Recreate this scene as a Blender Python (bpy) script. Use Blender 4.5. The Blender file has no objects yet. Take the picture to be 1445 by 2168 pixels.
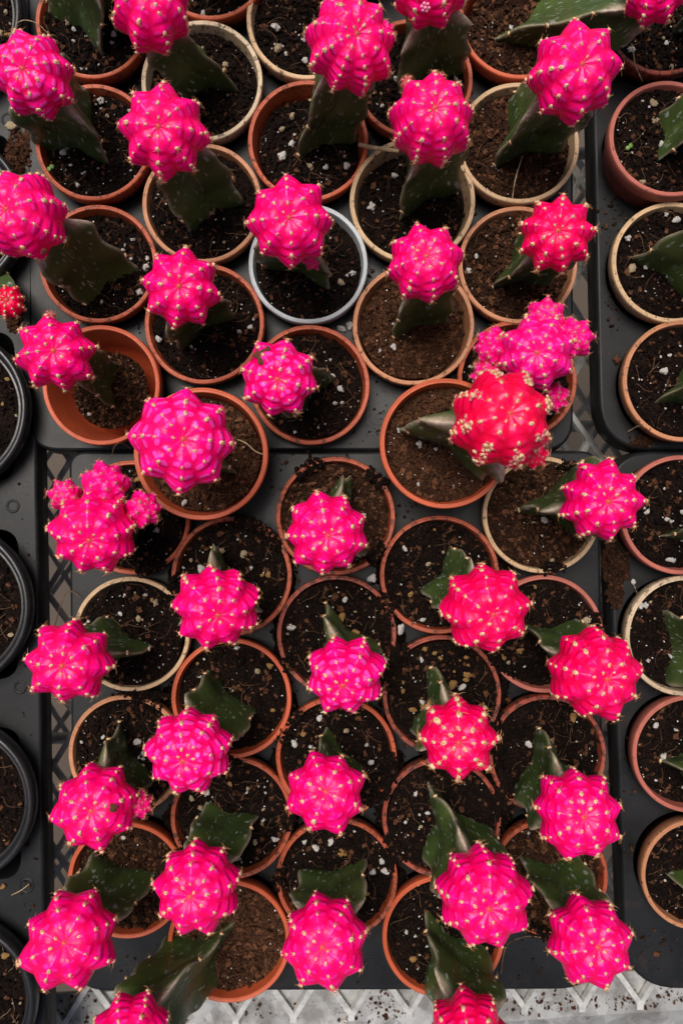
import bpy, math, random
import numpy as np
from mathutils import Vector, Matrix
from mathutils.geometry import delaunay_2d_cdt

R = math.radians
rng = np.random.default_rng(11)
random.seed(11)

# ------------------------------------------------------------------ camera, sky, sun, exposure
SC = bpy.context.scene
COL = SC.collection
RIM = 0.80              # height of the pot rims above the floor (m)
CAMD = 0.345            # camera height above the rims
FPX = 1566.0            # focal length in photograph pixels (1445 x 2168)
CX, CY = 722.5, 1084.0

cam_d = bpy.data.cameras.new("camera")
cam = bpy.data.objects.new("camera", cam_d)
COL.objects.link(cam)
cam.location = (0, 0, RIM + CAMD)
cam_d.sensor_fit = 'VERTICAL'
cam_d.sensor_height = 36.0
cam_d.sensor_width = 24.0
cam_d.lens = 36.0 * FPX / 2168.0
cam_d.clip_start = 0.01
cam_d.clip_end = 100.0
cam_d.dof.use_dof = True
cam_d.dof.focus_distance = 0.312
cam_d.dof.aperture_fstop = 13.0
SC.camera = cam

W = bpy.data.worlds.new("World")
SC.world = W
W.use_nodes = True
wt = W.node_tree
bg = wt.nodes["Background"]
sky = wt.nodes.new("ShaderNodeTexSky")
sky.sky_type = 'NISHITA'
sky.sun_disc = False
SUN_EL, SUN_AZ = 71.0, 325.0     # elevation, compass bearing (0 = +Y, clockwise)
sky.sun_elevation = R(SUN_EL)
sky.sun_rotation = R(SUN_AZ)
sky.air_density = 0.8
sky.dust_density = 6.0
sky.ozone_density = 0.6
bg.inputs[1].default_value = 0.060
wt.links.new(sky.outputs[0], bg.inputs[0])

sun_d = bpy.data.lights.new("sun", 'SUN')
sun_d.energy = 1.5
sun_d.angle = R(30)
sun_d.color = (1.0, 0.95, 0.88)
sun = bpy.data.objects.new("sun", sun_d)
COL.objects.link(sun)
sdir = Vector((math.sin(R(SUN_AZ)) * math.cos(R(SUN_EL)), math.cos(R(SUN_AZ)) * math.cos(R(SUN_EL)), math.sin(R(SUN_EL))))
sun.rotation_euler = (-sdir).to_track_quat('-Z', 'Y').to_euler()

SC.view_settings.view_transform = 'Standard'
SC.view_settings.look = 'None'
SC.view_settings.gamma = 1.0
SC.view_settings.exposure = 0.85
SC.cycles.max_bounces = 8


def at(px, py, z):
    """photograph pixel -> place in the world at height z above the rim plane"""
    k = (CAMD - z) / FPX
    return Vector(((px - CX) * k, -(py - CY) * k, RIM + z))


def px2m(p, z):
    return p * (CAMD - z) / FPX


# ------------------------------------------------------------------ materials
def node_mat(name):
    m = bpy.data.materials.new(name)
    m.use_nodes = True
    nt = m.node_tree
    b = nt.nodes["Principled BSDF"]
    return m, nt, b


def N(nt, kind, **kw):
    n = nt.nodes.new(kind)
    for k, v in kw.items():
        setattr(n, k, v)
    return n


def L(nt, a, b):
    nt.links.new(a, b)


def ramp(nt, src, stops):
    r = N(nt, "ShaderNodeValToRGB")
    e = r.color_ramp.elements
    while len(e) < len(stops):
        e.new(0.5)
    for i, (p, c) in enumerate(stops):
        e[i].position = p
        e[i].color = (c[0], c[1], c[2], 1) if hasattr(c, '__len__') else (c, c, c, 1)
    L(nt, src, r.inputs[0])
    return r.outputs[0]


def mixc(nt, fac, a, b):
    n = N(nt, "ShaderNodeMix", data_type='RGBA')
    if hasattr(fac, 'links'):
        L(nt, fac, n.inputs[0])
    else:
        n.inputs[0].default_value = fac
    for s, v in ((6, a), (7, b)):
        if hasattr(v, 'links'):
            L(nt, v, n.inputs[s])
        else:
            n.inputs[s].default_value = (v[0], v[1], v[2], 1)
    return n.outputs[2]


def coords(nt, scale=(1, 1, 1), rnd=True):
    """object coordinates, shifted by a per-object random so that no two copies look alike"""
    tc = N(nt, "ShaderNodeTexCoord")
    mp = N(nt, "ShaderNodeMapping")
    mp.inputs[3].default_value = scale
    L(nt, tc.outputs[3], mp.inputs[0])
    if rnd:
        oi = N(nt, "ShaderNodeObjectInfo")
        mu = N(nt, "ShaderNodeMath", operation='MULTIPLY')
        mu.inputs[1].default_value = 7.3
        L(nt, oi.outputs["Random"], mu.inputs[0])
        L(nt, mu.outputs[0], mp.inputs[1])
    return mp.outputs[0]


def noise(nt, vec, scale, detail=4, rough=0.55):
    n = N(nt, "ShaderNodeTexNoise")
    n.inputs["Scale"].default_value = scale
    n.inputs["Detail"].default_value = detail
    n.inputs["Roughness"].default_value = rough
    L(nt, vec, n.inputs["Vector"])
    return n.outputs[0]


def bump(nt, b, h, strength, dist):
    bp = N(nt, "ShaderNodeBump")
    bp.inputs["Strength"].default_value = strength
    bp.inputs["Distance"].default_value = dist
    L(nt, h, bp.inputs["Height"])
    L(nt, bp.outputs[0], b.inputs["Normal"])


def pink_mat(name, ridge, furrow, sss=0.2, rough=0.24, spec=0.32, pale=(0.97, 0.05, 0.50), th=1.42):
    m, nt, b = node_mat(name)
    v = coords(nt)
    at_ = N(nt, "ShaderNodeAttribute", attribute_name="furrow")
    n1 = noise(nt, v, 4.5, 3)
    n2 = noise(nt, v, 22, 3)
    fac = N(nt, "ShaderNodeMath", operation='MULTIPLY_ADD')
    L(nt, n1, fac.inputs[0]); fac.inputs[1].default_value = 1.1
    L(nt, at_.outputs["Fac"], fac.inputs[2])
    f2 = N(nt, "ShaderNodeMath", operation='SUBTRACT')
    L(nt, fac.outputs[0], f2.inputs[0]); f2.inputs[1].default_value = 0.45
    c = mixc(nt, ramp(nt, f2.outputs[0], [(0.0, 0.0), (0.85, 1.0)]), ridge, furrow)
    # sky glints painted into the colour as paler spots on the flanks
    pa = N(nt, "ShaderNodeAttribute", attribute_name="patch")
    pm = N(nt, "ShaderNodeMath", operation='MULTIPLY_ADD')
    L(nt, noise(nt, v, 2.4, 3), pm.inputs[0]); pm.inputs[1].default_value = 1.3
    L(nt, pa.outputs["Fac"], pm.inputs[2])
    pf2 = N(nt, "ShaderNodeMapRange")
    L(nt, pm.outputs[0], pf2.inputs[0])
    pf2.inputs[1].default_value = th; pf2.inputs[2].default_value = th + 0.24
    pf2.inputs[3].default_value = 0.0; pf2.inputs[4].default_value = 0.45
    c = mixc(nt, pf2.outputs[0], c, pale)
    L(nt, c, b.inputs["Base Color"])
    b.inputs["Roughness"].default_value = rough
    L(nt, ramp(nt, n1, [(0.3, rough - 0.06), (0.7, rough + 0.12)]), b.inputs["Roughness"])
    b.inputs["Specular IOR Level"].default_value = spec
    b.inputs["Specular Tint"].default_value = (1.0, 0.6, 0.95, 1)
    b.inputs["Subsurface Weight"].default_value = sss
    b.inputs["Subsurface Radius"].default_value = (1.0, 0.25, 0.5)
    b.inputs["Subsurface Scale"].default_value = 0.0025
    bump(nt, b, n2, 0.12, 0.0012)
    return m


M = {}
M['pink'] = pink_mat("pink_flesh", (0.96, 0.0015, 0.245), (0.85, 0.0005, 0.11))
M['glinted'] = pink_mat("pink_flesh_painted_glints", (0.96, 0.002, 0.28), (0.86, 0.0005, 0.12), rough=0.2, pale=(0.97, 0.12, 0.70), th=1.2)  # same flesh with more and paler painted glints
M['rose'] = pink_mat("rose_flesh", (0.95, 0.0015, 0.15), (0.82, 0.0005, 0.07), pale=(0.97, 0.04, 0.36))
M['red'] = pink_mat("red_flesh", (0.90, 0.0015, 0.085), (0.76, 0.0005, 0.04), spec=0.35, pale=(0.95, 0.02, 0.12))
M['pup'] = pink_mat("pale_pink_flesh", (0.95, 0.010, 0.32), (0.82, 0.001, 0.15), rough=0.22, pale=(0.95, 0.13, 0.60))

# rootstock skin
m, nt, b = node_mat("green_stem_skin")
v = coords(nt)
at_ = N(nt, "ShaderNodeAttribute", attribute_name="callus")
lng = N(nt, "ShaderNodeAttribute", attribute_name="along")
n1 = noise(nt, v, 60, 4)
n3 = noise(nt, v, 420, 5, 0.7)
base = ramp(nt, n1, [(0.3, (0.029, 0.052, 0.015)), (0.55, (0.051, 0.086, 0.021)), (0.8, (0.095, 0.130, 0.030))])
acr = N(nt, "ShaderNodeAttribute", attribute_name="across")
cv = N(nt, "ShaderNodeCombineXYZ")
L(nt, acr.outputs["Fac"], cv.inputs[0])
alm = N(nt, "ShaderNodeMath", operation='MULTIPLY'); alm.inputs[1].default_value = 0.28
L(nt, lng.outputs["Fac"], alm.inputs[0]); L(nt, alm.outputs[0], cv.inputs[1])
vs = cv.outputs[0]
vo = N(nt, "ShaderNodeTexVoronoi")
vo.inputs["Scale"].default_value = 600
L(nt, vs, vo.inputs["Vector"])
dash = ramp(nt, vo.outputs[0], [(0.20, 1.0), (0.36, 0.0)])
gate = ramp(nt, noise(nt, v, 210, 2), [(0.46, 0.0), (0.56, 1.0)])
mu = N(nt, "ShaderNodeMath", operation='MULTIPLY')
L(nt, dash, mu.inputs[0]); L(nt, gate, mu.inputs[1])
mu2 = N(nt, "ShaderNodeMath", operation='MULTIPLY')
L(nt, mu.outputs[0], mu2.inputs[0]); mu2.inputs[1].default_value = 0.75
base = mixc(nt, mu2.outputs[0], base, (0.32, 0.35, 0.31))  # pale dashes: scratches and dried spots, plus glints painted into the colour
cal = ramp(nt, n3, [(0.3, (0.24, 0.16, 0.10)), (0.7, (0.58, 0.50, 0.40))])
base = mixc(nt, at_.outputs["Fac"], base, cal)
L(nt, base, b.inputs["Base Color"])
L(nt, ramp(nt, n3, [(0.3, 0.27), (0.7, 0.5)]), b.inputs["Roughness"])
ad = N(nt, "ShaderNodeMath", operation='MULTIPLY_ADD')
L(nt, mu.outputs[0], ad.inputs[0]); ad.inputs[1].default_value = 1.2
L(nt, n3, ad.inputs[2])
bump(nt, b, ad.outputs[0], 0.35, 0.0006)
M['stem'] = m


def simple(name, col, rough=0.6, var=0.25, scale=300, bmp=0.2, bd=0.0005, spec=0.5):
    m, nt, b = node_mat(name)
    v = coords(nt)
    n = noise(nt, v, scale, 4)
    lo = tuple(c * (1 - var) for c in col)
    hi = tuple(min(1, c * (1 + var)) for c in col)
    L(nt, ramp(nt, n, [(0.3, lo), (0.7, hi)]), b.inputs["Base Color"])
    b.inputs["Roughness"].default_value = rough
    b.inputs["Specular IOR Level"].default_value = spec
    if bmp:
        bump(nt, b, n, bmp, bd)
    return m


M['wool'] = simple("cream_wool", (0.78, 0.58, 0.34), 0.9, 0.3, 1500, 0.5)
M['spine'] = simple("tan_spine", (0.50, 0.23, 0.09), 0.5, 0.3, 800, 0)
M['redspine'] = simple("red_spine", (0.55, 0.05, 0.04), 0.5, 0.3, 800, 0)
M['wool2'] = simple("pink_wool", (0.62, 0.16, 0.20), 0.9, 0.35, 1500, 0.5)
M['perlite'] = simple("white_perlite", (0.78, 0.74, 0.69), 0.9, 0.2, 900, 0.9, 0.0008)
M['perlite2'] = simple("cream_perlite", (0.52, 0.40, 0.25), 0.9, 0.4, 900, 0.9, 0.0008)
M['perlite3'] = simple("tan_vermiculite", (0.42, 0.23, 0.07), 0.8, 0.5, 900, 0.9, 0.0008)
M['root'] = simple("dry_root", (0.15, 0.075, 0.035), 0.85, 0.4, 400, 0)
M['straw'] = simple("pale_straw", (0.42, 0.30, 0.17), 0.8, 0.3, 400, 0)
M['scar'] = simple("brown_scar", (0.15, 0.052, 0.016), 0.8, 0.75, 900, 0.8, 0.001)
M['bud'] = simple("pale_pink_bud", (0.85, 0.28, 0.45), 0.6, 0.2, 900, 0.2)
M['sprout'] = simple("sprout_green", (0.11, 0.24, 0.04), 0.5, 0.2, 300, 0)


def soil_mat(name, c0, c1, c2):
    m, nt, b = node_mat(name)
    v = coords(nt)
    n1 = noise(nt, v, 130, 3)
    n2 = noise(nt, v, 1100, 5, 0.7)
    c = ramp(nt, n2, [(0.30, c0), (0.52, c1), (0.75, c2)])
    pt = ramp(nt, n1, [(0.35, 0.62), (0.65, 1.15)])
    mm = N(nt, "ShaderNodeMix", data_type='RGBA', blend_type='MULTIPLY')
    mm.inputs[0].default_value = 1
    L(nt, c, mm.inputs[6]); L(nt, pt, mm.inputs[7])
    L(nt, mm.outputs[2], b.inputs["Base Color"])
    b.inputs["Roughness"].default_value = 0.9
    b.inputs["Specular IOR Level"].default_value = 0.12
    bump(nt, b, n2, 0.9, 0.0009)
    return m


M['dark'] = soil_mat("dark_soil", (0.0016, 0.0009, 0.0007), (0.0065, 0.0032, 0.0022), (0.048, 0.022, 0.013))
M['mid'] = soil_mat("mid_soil", (0.008, 0.0035, 0.002), (0.034, 0.0145, 0.0075), (0.10, 0.047, 0.026))
M['brown'] = soil_mat("brown_coir", (0.010, 0.004, 0.002), (0.058, 0.024, 0.012), (0.17, 0.08, 0.042))


def pot_mat(name, col, dirt=0.6, rough=0.42):
    m, nt, b = node_mat(name)
    v = coords(nt)
    n1 = noise(nt, v, 90, 4)
    n2 = noise(nt, v, 330, 5, 0.75)
    n3 = noise(nt, v, 1400, 2)
    base = ramp(nt, n1, [(0.3, tuple(c * 0.82 for c in col)), (0.7, tuple(min(1, c * 1.12) for c in col))])
    ch = ramp(nt, n3, [(0.62, 0.0), (0.75, 0.4)])
    base = mixc(nt, ch, base, tuple(min(1, c * 1.25 + 0.05) for c in col))
    dm = ramp(nt, n2, [(dirt, 0.0), (dirt + 0.05, 0.85)])
    c = mixc(nt, dm, base, (0.022, 0.012, 0.007))
    # scuffed, chalky film
    fl = ramp(nt, noise(nt, v, 55, 5, 0.7), [(0.5, 0.0), (0.75, 0.25)])
    c = mixc(nt, fl, c, tuple(min(1, x * 0.85 + 0.025) for x in col))
    L(nt, c, b.inputs["Base Color"])
    L(nt, ramp(nt, n2, [(0.3, rough), (0.8, rough + 0.3)]), b.inputs["Roughness"])
    bump(nt, b, n2, 0.15, 0.0005)
    return m


M['orange'] = pot_mat("orange_plastic", (0.41, 0.074, 0.024), 0.56)
M['bright'] = pot_mat("bright_orange_plastic", (0.48, 0.085, 0.028), 0.66)
M['dull'] = pot_mat("dull_terracotta_plastic", (0.30, 0.055, 0.028), 0.50)
M['dirty'] = pot_mat("soil_stained_orange_plastic", (0.37, 0.066, 0.022), 0.53)
M['rosy'] = pot_mat("rosy_plastic", (0.42, 0.12, 0.085), 0.62)
M['tan'] = pot_mat("tan_plastic", (0.47, 0.20, 0.095), 0.58)
M['cream'] = pot_mat("cream_plastic", (0.54, 0.36, 0.20), 0.57)
M['beige'] = pot_mat("beige_plastic", (0.54, 0.41, 0.27), 0.55)
M['silver'] = pot_mat("silver_grey_plastic", (0.40, 0.43, 0.45), 0.68, 0.35)
M['blackpot'] = pot_mat("black_pot_plastic", (0.012, 0.012, 0.013), 0.67, 0.22)


def tray_mat():
    m, nt, b = node_mat("charcoal_tray_plastic")
    v = coords(nt, rnd=False)
    n1 = noise(nt, v, 28, 5, 0.65)
    n2 = noise(nt, v, 600, 4, 0.7)
    n4 = noise(nt, v, 75, 4, 0.7)
    c = ramp(nt, n1, [(0.3, (0.0065, 0.0072, 0.008)), (0.7, (0.0145, 0.0156, 0.0168))])
    dust = ramp(nt, n2, [(0.64, 0.0), (0.72, 0.5)])
    c = mixc(nt, dust, c, (0.12, 0.10, 0.08))
    st = ramp(nt, n4, [(0.58, 0.0), (0.72, 0.55)])
    c = mixc(nt, st, c, (0.035, 0.024, 0.017))
    L(nt, c, b.inputs["Base Color"])
    L(nt, ramp(nt, n1, [(0.3, 0.33), (0.7, 0.55)]), b.inputs["Roughness"])
    b.inputs["Specular IOR Level"].default_value = 0.26
    bump(nt, b, n2, 0.12, 0.0004)
    return m


M['tray'] = tray_mat()


def metal_mat():
    m, nt, b = node_mat("galvanised_steel")
    v = coords(nt, rnd=False)
    vo = N(nt, "ShaderNodeTexVoronoi")
    vo.inputs["Scale"].default_value = 160
    L(nt, v, vo.inputs["Vector"])
    n1 = noise(nt, v, 60, 5, 0.65)
    n2 = noise(nt, v, 240, 4, 0.7)
    c = ramp(nt, vo.outputs[1], [(0.2, (0.33, 0.33, 0.32)), (0.8, (0.52, 0.52, 0.50))])
    c = mixc(nt, ramp(nt, n1, [(0.45, 0.0), (0.62, 0.75)]), c, (0.17, 0.16, 0.145))
    c = mixc(nt, ramp(nt, n2, [(0.63, 0.0), (0.70, 0.7)]), c, (0.13, 0.09, 0.06))
    L(nt, c, b.inputs["Base Color"])
    b.inputs["Metallic"].default_value = 0.35
    L(nt, ramp(nt, n1, [(0.3, 0.28), (0.7, 0.50)]), b.inputs["Roughness"])
    bump(nt, b, n2, 0.2, 0.0006)
    return m


M['metal'] = metal_mat()
M['strand'] = simple("zinc_coated_strand", (0.42, 0.42, 0.405), 0.40, 0.35, 140, 0.3, 0.0005)
m, nt, b = node_mat("beige_floor_tile")
v = coords(nt, rnd=False)
n1 = noise(nt, v, 4, 5)
L(nt, ramp(nt, n1, [(0.3, (0.045, 0.031, 0.020)), (0.7, (0.075, 0.053, 0.036))]), b.inputs["Base Color"])
b.inputs["Roughness"].default_value = 0.7
M['floor'] = m


# ------------------------------------------------------------------ mesh helpers
def quads_mesh(name, verts, faces, smooth=True, mats=(), attrs=None):
    """fast mesh from numpy arrays: verts (n,3), faces (m,k)"""
    me = bpy.data.meshes.new(name)
    verts = np.asarray(verts, np.float32)
    faces = np.asarray(faces, np.int32)
    k = faces.shape[1]
    me.vertices.add(len(verts)); me.vertices.foreach_set("co", verts.ravel())
    me.loops.add(faces.size); me.loops.foreach_set("vertex_index", faces.ravel())
    me.polygons.add(len(faces))
    me.polygons.foreach_set("loop_start", np.arange(0, faces.size, k, dtype=np.int32))
    if smooth:
        me.polygons.foreach_set("use_smooth", np.ones(len(faces), bool))
    for mt in mats:
        me.materials.append(mt)
    if attrs:
        for an, av in attrs.items():
            a = me.attributes.new(an, 'FLOAT', 'POINT')
            a.data.foreach_set("value", np.asarray(av, np.float32))
    me.update(calc_edges=True)
    me.validate()
    return me


class Poly:
    """collects mixed polygons into one mesh"""
    def __init__(s):
        s.v, s.f, s.mi, s.sm = [], [], [], []

    def add(s, verts, faces, mi=0, sm=True):
        o = len(s.v)
        s.v.extend([tuple(map(float, x)) for x in verts])
        s.f.extend([tuple(int(i) + o for i in f) for f in faces])
        s.mi.extend([mi] * len(faces)); s.sm.extend([sm] * len(faces))

    def mesh(s, name, *mats):
        me = bpy.data.meshes.new(name)
        me.from_pydata(s.v, [], s.f)
        for mt in mats:
            me.materials.append(mt)
        me.polygons.foreach_set("material_index", np.array(s.mi, np.int32))
        me.polygons.foreach_set("use_smooth", np.array(s.sm, bool))
        me.update()
        return me


def link(name, data, parent=None, mat=None):
    o = bpy.data.objects.new(name, data)
    COL.objects.link(o)
    if parent:
        o.parent = parent
    if mat is not None:
        o.material_slots[0].link = 'OBJECT'
        o.material_slots[0].material = mat
    return o


def tag(o, label=None, cat=None, group=None, kind=None):
    if label: o["label"] = label
    if cat: o["category"] = cat
    if group: o["group"] = group
    if kind: o["kind"] = kind
    return o


def grid_faces(nu, nv, closed=True, off=0):
    """nu around, nv rings"""
    i = np.arange(nu if closed else nu - 1)
    j = np.arange(nv - 1)
    I, J = np.meshgrid(i, j)
    I2 = (I + 1) % nu
    f = np.stack([J * nu + I, J * nu + I2, (J + 1) * nu + I2, (J + 1) * nu + I], -1)
    return f.reshape(-1, 4) + off


def lathe(profile, seg=72, wob=0.0, seed=0):
    pr = np.array(profile, float)
    a = np.linspace(0, 2 * math.pi, seg, endpoint=False)
    r_ = np.random.default_rng(seed)
    w = 1 + wob * (np.sin(2 * a + r_.uniform(0, 6)) + 0.6 * np.sin(3 * a + r_.uniform(0, 6)) + 0.25 * np.sin(11 * a + r_.uniform(0, 6)))
    v = np.stack([pr[:, 0:1] * np.cos(a) * w, pr[:, 0:1] * np.sin(a) * w, np.repeat(pr[:, 1:2], seg, 1)], -1).reshape(-1, 3)
    return v, grid_faces(seg, len(pr))


def vnoise(x, y, seed=0):
    """tiled-lattice value noise, numpy"""
    r_ = np.random.default_rng(seed)
    T = r_.random((64, 64))
    xi = np.floor(x).astype(int); yi = np.floor(y).astype(int)
    fx = x - xi; fy = y - yi
    fx = fx * fx * (3 - 2 * fx); fy = fy * fy * (3 - 2 * fy)
    g = lambda a, b_: T[a % 64, b_ % 64]
    return (g(xi, yi) * (1 - fx) * (1 - fy) + g(xi + 1, yi) * fx * (1 - fy) + g(xi, yi + 1) * (1 - fx) * fy + g(xi + 1, yi + 1) * fx * fy) - 0.5


CUBE_F = [(0, 1, 3, 2), (4, 6, 7, 5), (0, 4, 5, 1), (2, 3, 7, 6), (0, 2, 6, 4), (1, 5, 7, 3)]
CUBE_V = np.array([(x, y, z) for x in (-1, 1) for y in (-1, 1) for z in (-1, 1)], float)


M['bark'] = simple("bark_chips", (0.075, 0.031, 0.016), 0.9, 0.75, 700, 0.6, 0.0006, spec=0.12)


def crumbs(P, centres, sizes, r_, mi=0, flat=0.8, chips=0.0):
    for c, s in zip(centres, sizes):
        q = CUBE_V * (1 + r_.uniform(-0.45, 0.25, (8, 3)))
        q = q * np.array((1.0, r_.uniform(0.45, 0.9), r_.uniform(0.4, flat))) * s * 0.75
        a, t = r_.uniform(0, 6.28), r_.uniform(-0.7, 0.7)
        Rm = np.array(Matrix.Rotation(a, 3, 'Z') @ Matrix.Rotation(t, 3, 'X'))
        P.add(q @ Rm.T + c, CUBE_F, 1 if (chips and r_.random() < chips) else mi, False)


def tube(P, pts, rad, sides=4, mi=0):
    pts = [Vector(p) for p in pts]
    n = len(pts)
    vs, fs = [], []
    for i, p in enumerate(pts):
        d = (pts[min(i + 1, n - 1)] - pts[max(i - 1, 0)]).normalized()
        u = d.orthogonal().normalized(); w = d.cross(u)
        rr = rad(i / (n - 1)) if callable(rad) else rad
        for k in range(sides):
            a = 2 * math.pi * k / sides
            vs.append(p + (u * math.cos(a) + w * math.sin(a)) * rr)
    for i in range(n - 1):
        for k in range(sides):
            k2 = (k + 1) % sides
            fs.append((i * sides + k, i * sides + k2, (i + 1) * sides + k2, (i + 1) * sides + k))
    P.add(vs, fs, mi, True)


# ------------------------------------------------------------------ floor, bench
fl = Poly()
fl.add([(-30, -30, 0), (30, -30, 0), (30, 30, 0), (-30, 30, 0)], [(0, 1, 2, 3)], 0, False)
tag(link("floor", fl.mesh("floor", M['floor'])), kind='structure', label="beige greenhouse floor far below the bench mesh")

MESHZ = -0.056
bench = link("metal_bench", None)
bench.location = at(722, 1084, MESHZ)
tag(bench, "galvanised steel bench with diamond mesh top and flat front flange under the trays", "bench")
bl = bench.location


def lattice(name, z, ox, oy, dx, dy, rot, w, h, x0, x1, y0, y1, ymin_tip):
    """expanded metal: diamonds of flat strands; every strand a bar twisted on edge"""
    P = Poly()
    c, s = math.cos(rot), math.sin(rot)
    o = at(ox, oy, z)

    def node(i, j):
        x = (i + 0.5 * (j % 2)) * dx; y = j * dy * 0.5
        return Vector((o.x + x * c - y * s, o.y + x * s + y * c, o.z))
    for j in range(0, int((y1 - y0) / (dy * 0.5))):
        for i in range(-40, 40):
            a = node(i, j)
            if not (x0 < a.x < x1 and a.y < y1):
                continue
            for di in ((0, -1) if j % 2 == 0 else (0, 1)):
                b_ = node(i + di, j + 1)
                d = (b_ - a); ln = d.length; d.normalize()
                sd = Vector((-d.y, d.x, 0)); up = Vector((0, 0, 1))
                tw = sd * w * 0.5 + up * h * 0.09
                tn = up * h * 0.5 - sd * w * 0.12
                e = d * (w * 0.25)
                vs = [a - tw - tn - e, a + tw - tn - e, a + tw + tn - e, a - tw + tn - e, b_ - tw - tn + e, b_ + tw - tn + e, b_ + tw + tn + e, b_ - tw + tn + e]
                P.add([v_ - bl for v_ in vs], [(0, 3, 2, 1), (4, 5, 6, 7), (0, 1, 5, 4), (1, 2, 6, 5), (2, 3, 7, 6), (3, 0, 4, 7)], 0, False)
            # the knot where strands join
            k_ = CUBE_V * np.array((w * 0.62, w * 0.95, h * 0.55))
            P.add([Vector(q) + a - bl for q in k_], CUBE_F, 0, False)
    return link(name, P.mesh(name, M['strand']), bench)


lattice("mesh_panel", MESHZ, 1230, 2128, 0.0312, 0.0470, R(2.2), 0.0029, 0.0030, -0.30, 0.30, -0.28, 0.36, 0)
lattice("lower_mesh_panel", -0.125, 1260, 2030, 0.0312, 0.0470, R(-1.5), 0.0030, 0.0022, -0.30, 0.30, -0.28, 0.36, 0)

# flange along the front of the bench, with its fold
FZ = MESHZ - 0.0022
pa = [at(-300, 2120, FZ), at(1800, 2037, FZ)]
pb = [at(-300, 2252, FZ), at(1800, 2115, FZ)]
dn = Vector((0.0013, -0.030, -0.012))
P = Poly()
TH = Vector((0, 0, -0.0016))
prof = lambda q0, q1, q2: [q0 + TH, q0, q1, q1 + Vector((0, -0.0008, -0.0004)), q2, q2 + TH, q1 + TH * 1.6]
A_ = prof(pa[0], pb[0], pb[0] + dn); B_ = prof(pa[1], pb[1], pb[1] + dn)
nn = len(A_)
NSEG = 24
for s_ in range(NSEG + 1):
    t = s_ / NSEG
    for q in range(nn):
        P.v.append(tuple(A_[q].lerp(B_[q], t) - bl))
for s_ in range(NSEG):
    for q in range(nn):
        q2 = (q + 1) % nn
        P.f.append((s_ * nn + q, (s_ + 1) * nn + q, (s_ + 1) * nn + q2, s_ * nn + q2)); P.mi.append(0); P.sm.append(False)
link("front_flange", P.mesh("front_flange", M['metal']), bench)
# cross tubes of the frame, below the mesh
for yy, nm in ((908, "cross_tube"), (1560, "cross_tube"), (330, "cross_tube")):
    P = Poly()
    a, b_ = at(-350, yy + 6, -0.115), at(1900, yy - 10, -0.115)
    tube(P, [a.lerp(b_, t / 8) - bl for t in range(9)], 0.0036, 10)
    link(nm, P.mesh(nm, M['metal']), bench)
for xx in (-60, 1500):
    P = Poly()
    for yy in (60, 2190):
        pass
    a = at(xx, 2240, FZ - 0.004)
    P2 = CUBE_V * np.array((0.010, 0.010, (a.z) / 2 - 0.001)) + np.array((a.x - bl.x, a.y - bl.y, a.z / 2 - bl.z))
    P.add(P2, CUBE_F, 0, False)
    link("bench_leg", P.mesh("bench_leg", M['metal']), bench)

# ------------------------------------------------------------------ trays
DECK = -0.014


def rounded(pts, radii, seg=10):
    out = []
    n = len(pts)
    for i in range(n):
        p, a, b_ = Vector(pts[i]), Vector(pts[i - 1]), Vector(pts[(i + 1) % n])
        r_ = radii[i] if hasattr(radii, '__len__') else radii
        da, db = (a - p).normalized(), (b_ - p).normalized()
        ang = da.angle(db)
        t = r_ / math.tan(ang / 2)
        s, e = p + da * t, p + db * t
        for k in range(seg + 1):
            u = k / seg
            out.append(s * (1 - u) ** 2 + p * 2 * u * (1 - u) * 0.98 + e * u * u + p * 0.02 * 2 * u * (1 - u))
    return out


def subdivide(loop, step):
    out = []
    for i, p in enumerate(loop):
        q = loop[(i + 1) % len(loop)]
        n = max(1, int((q - p).length / step))
        for k in range(n):
            out.append(p.lerp(q, k / n))
    return out


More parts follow.
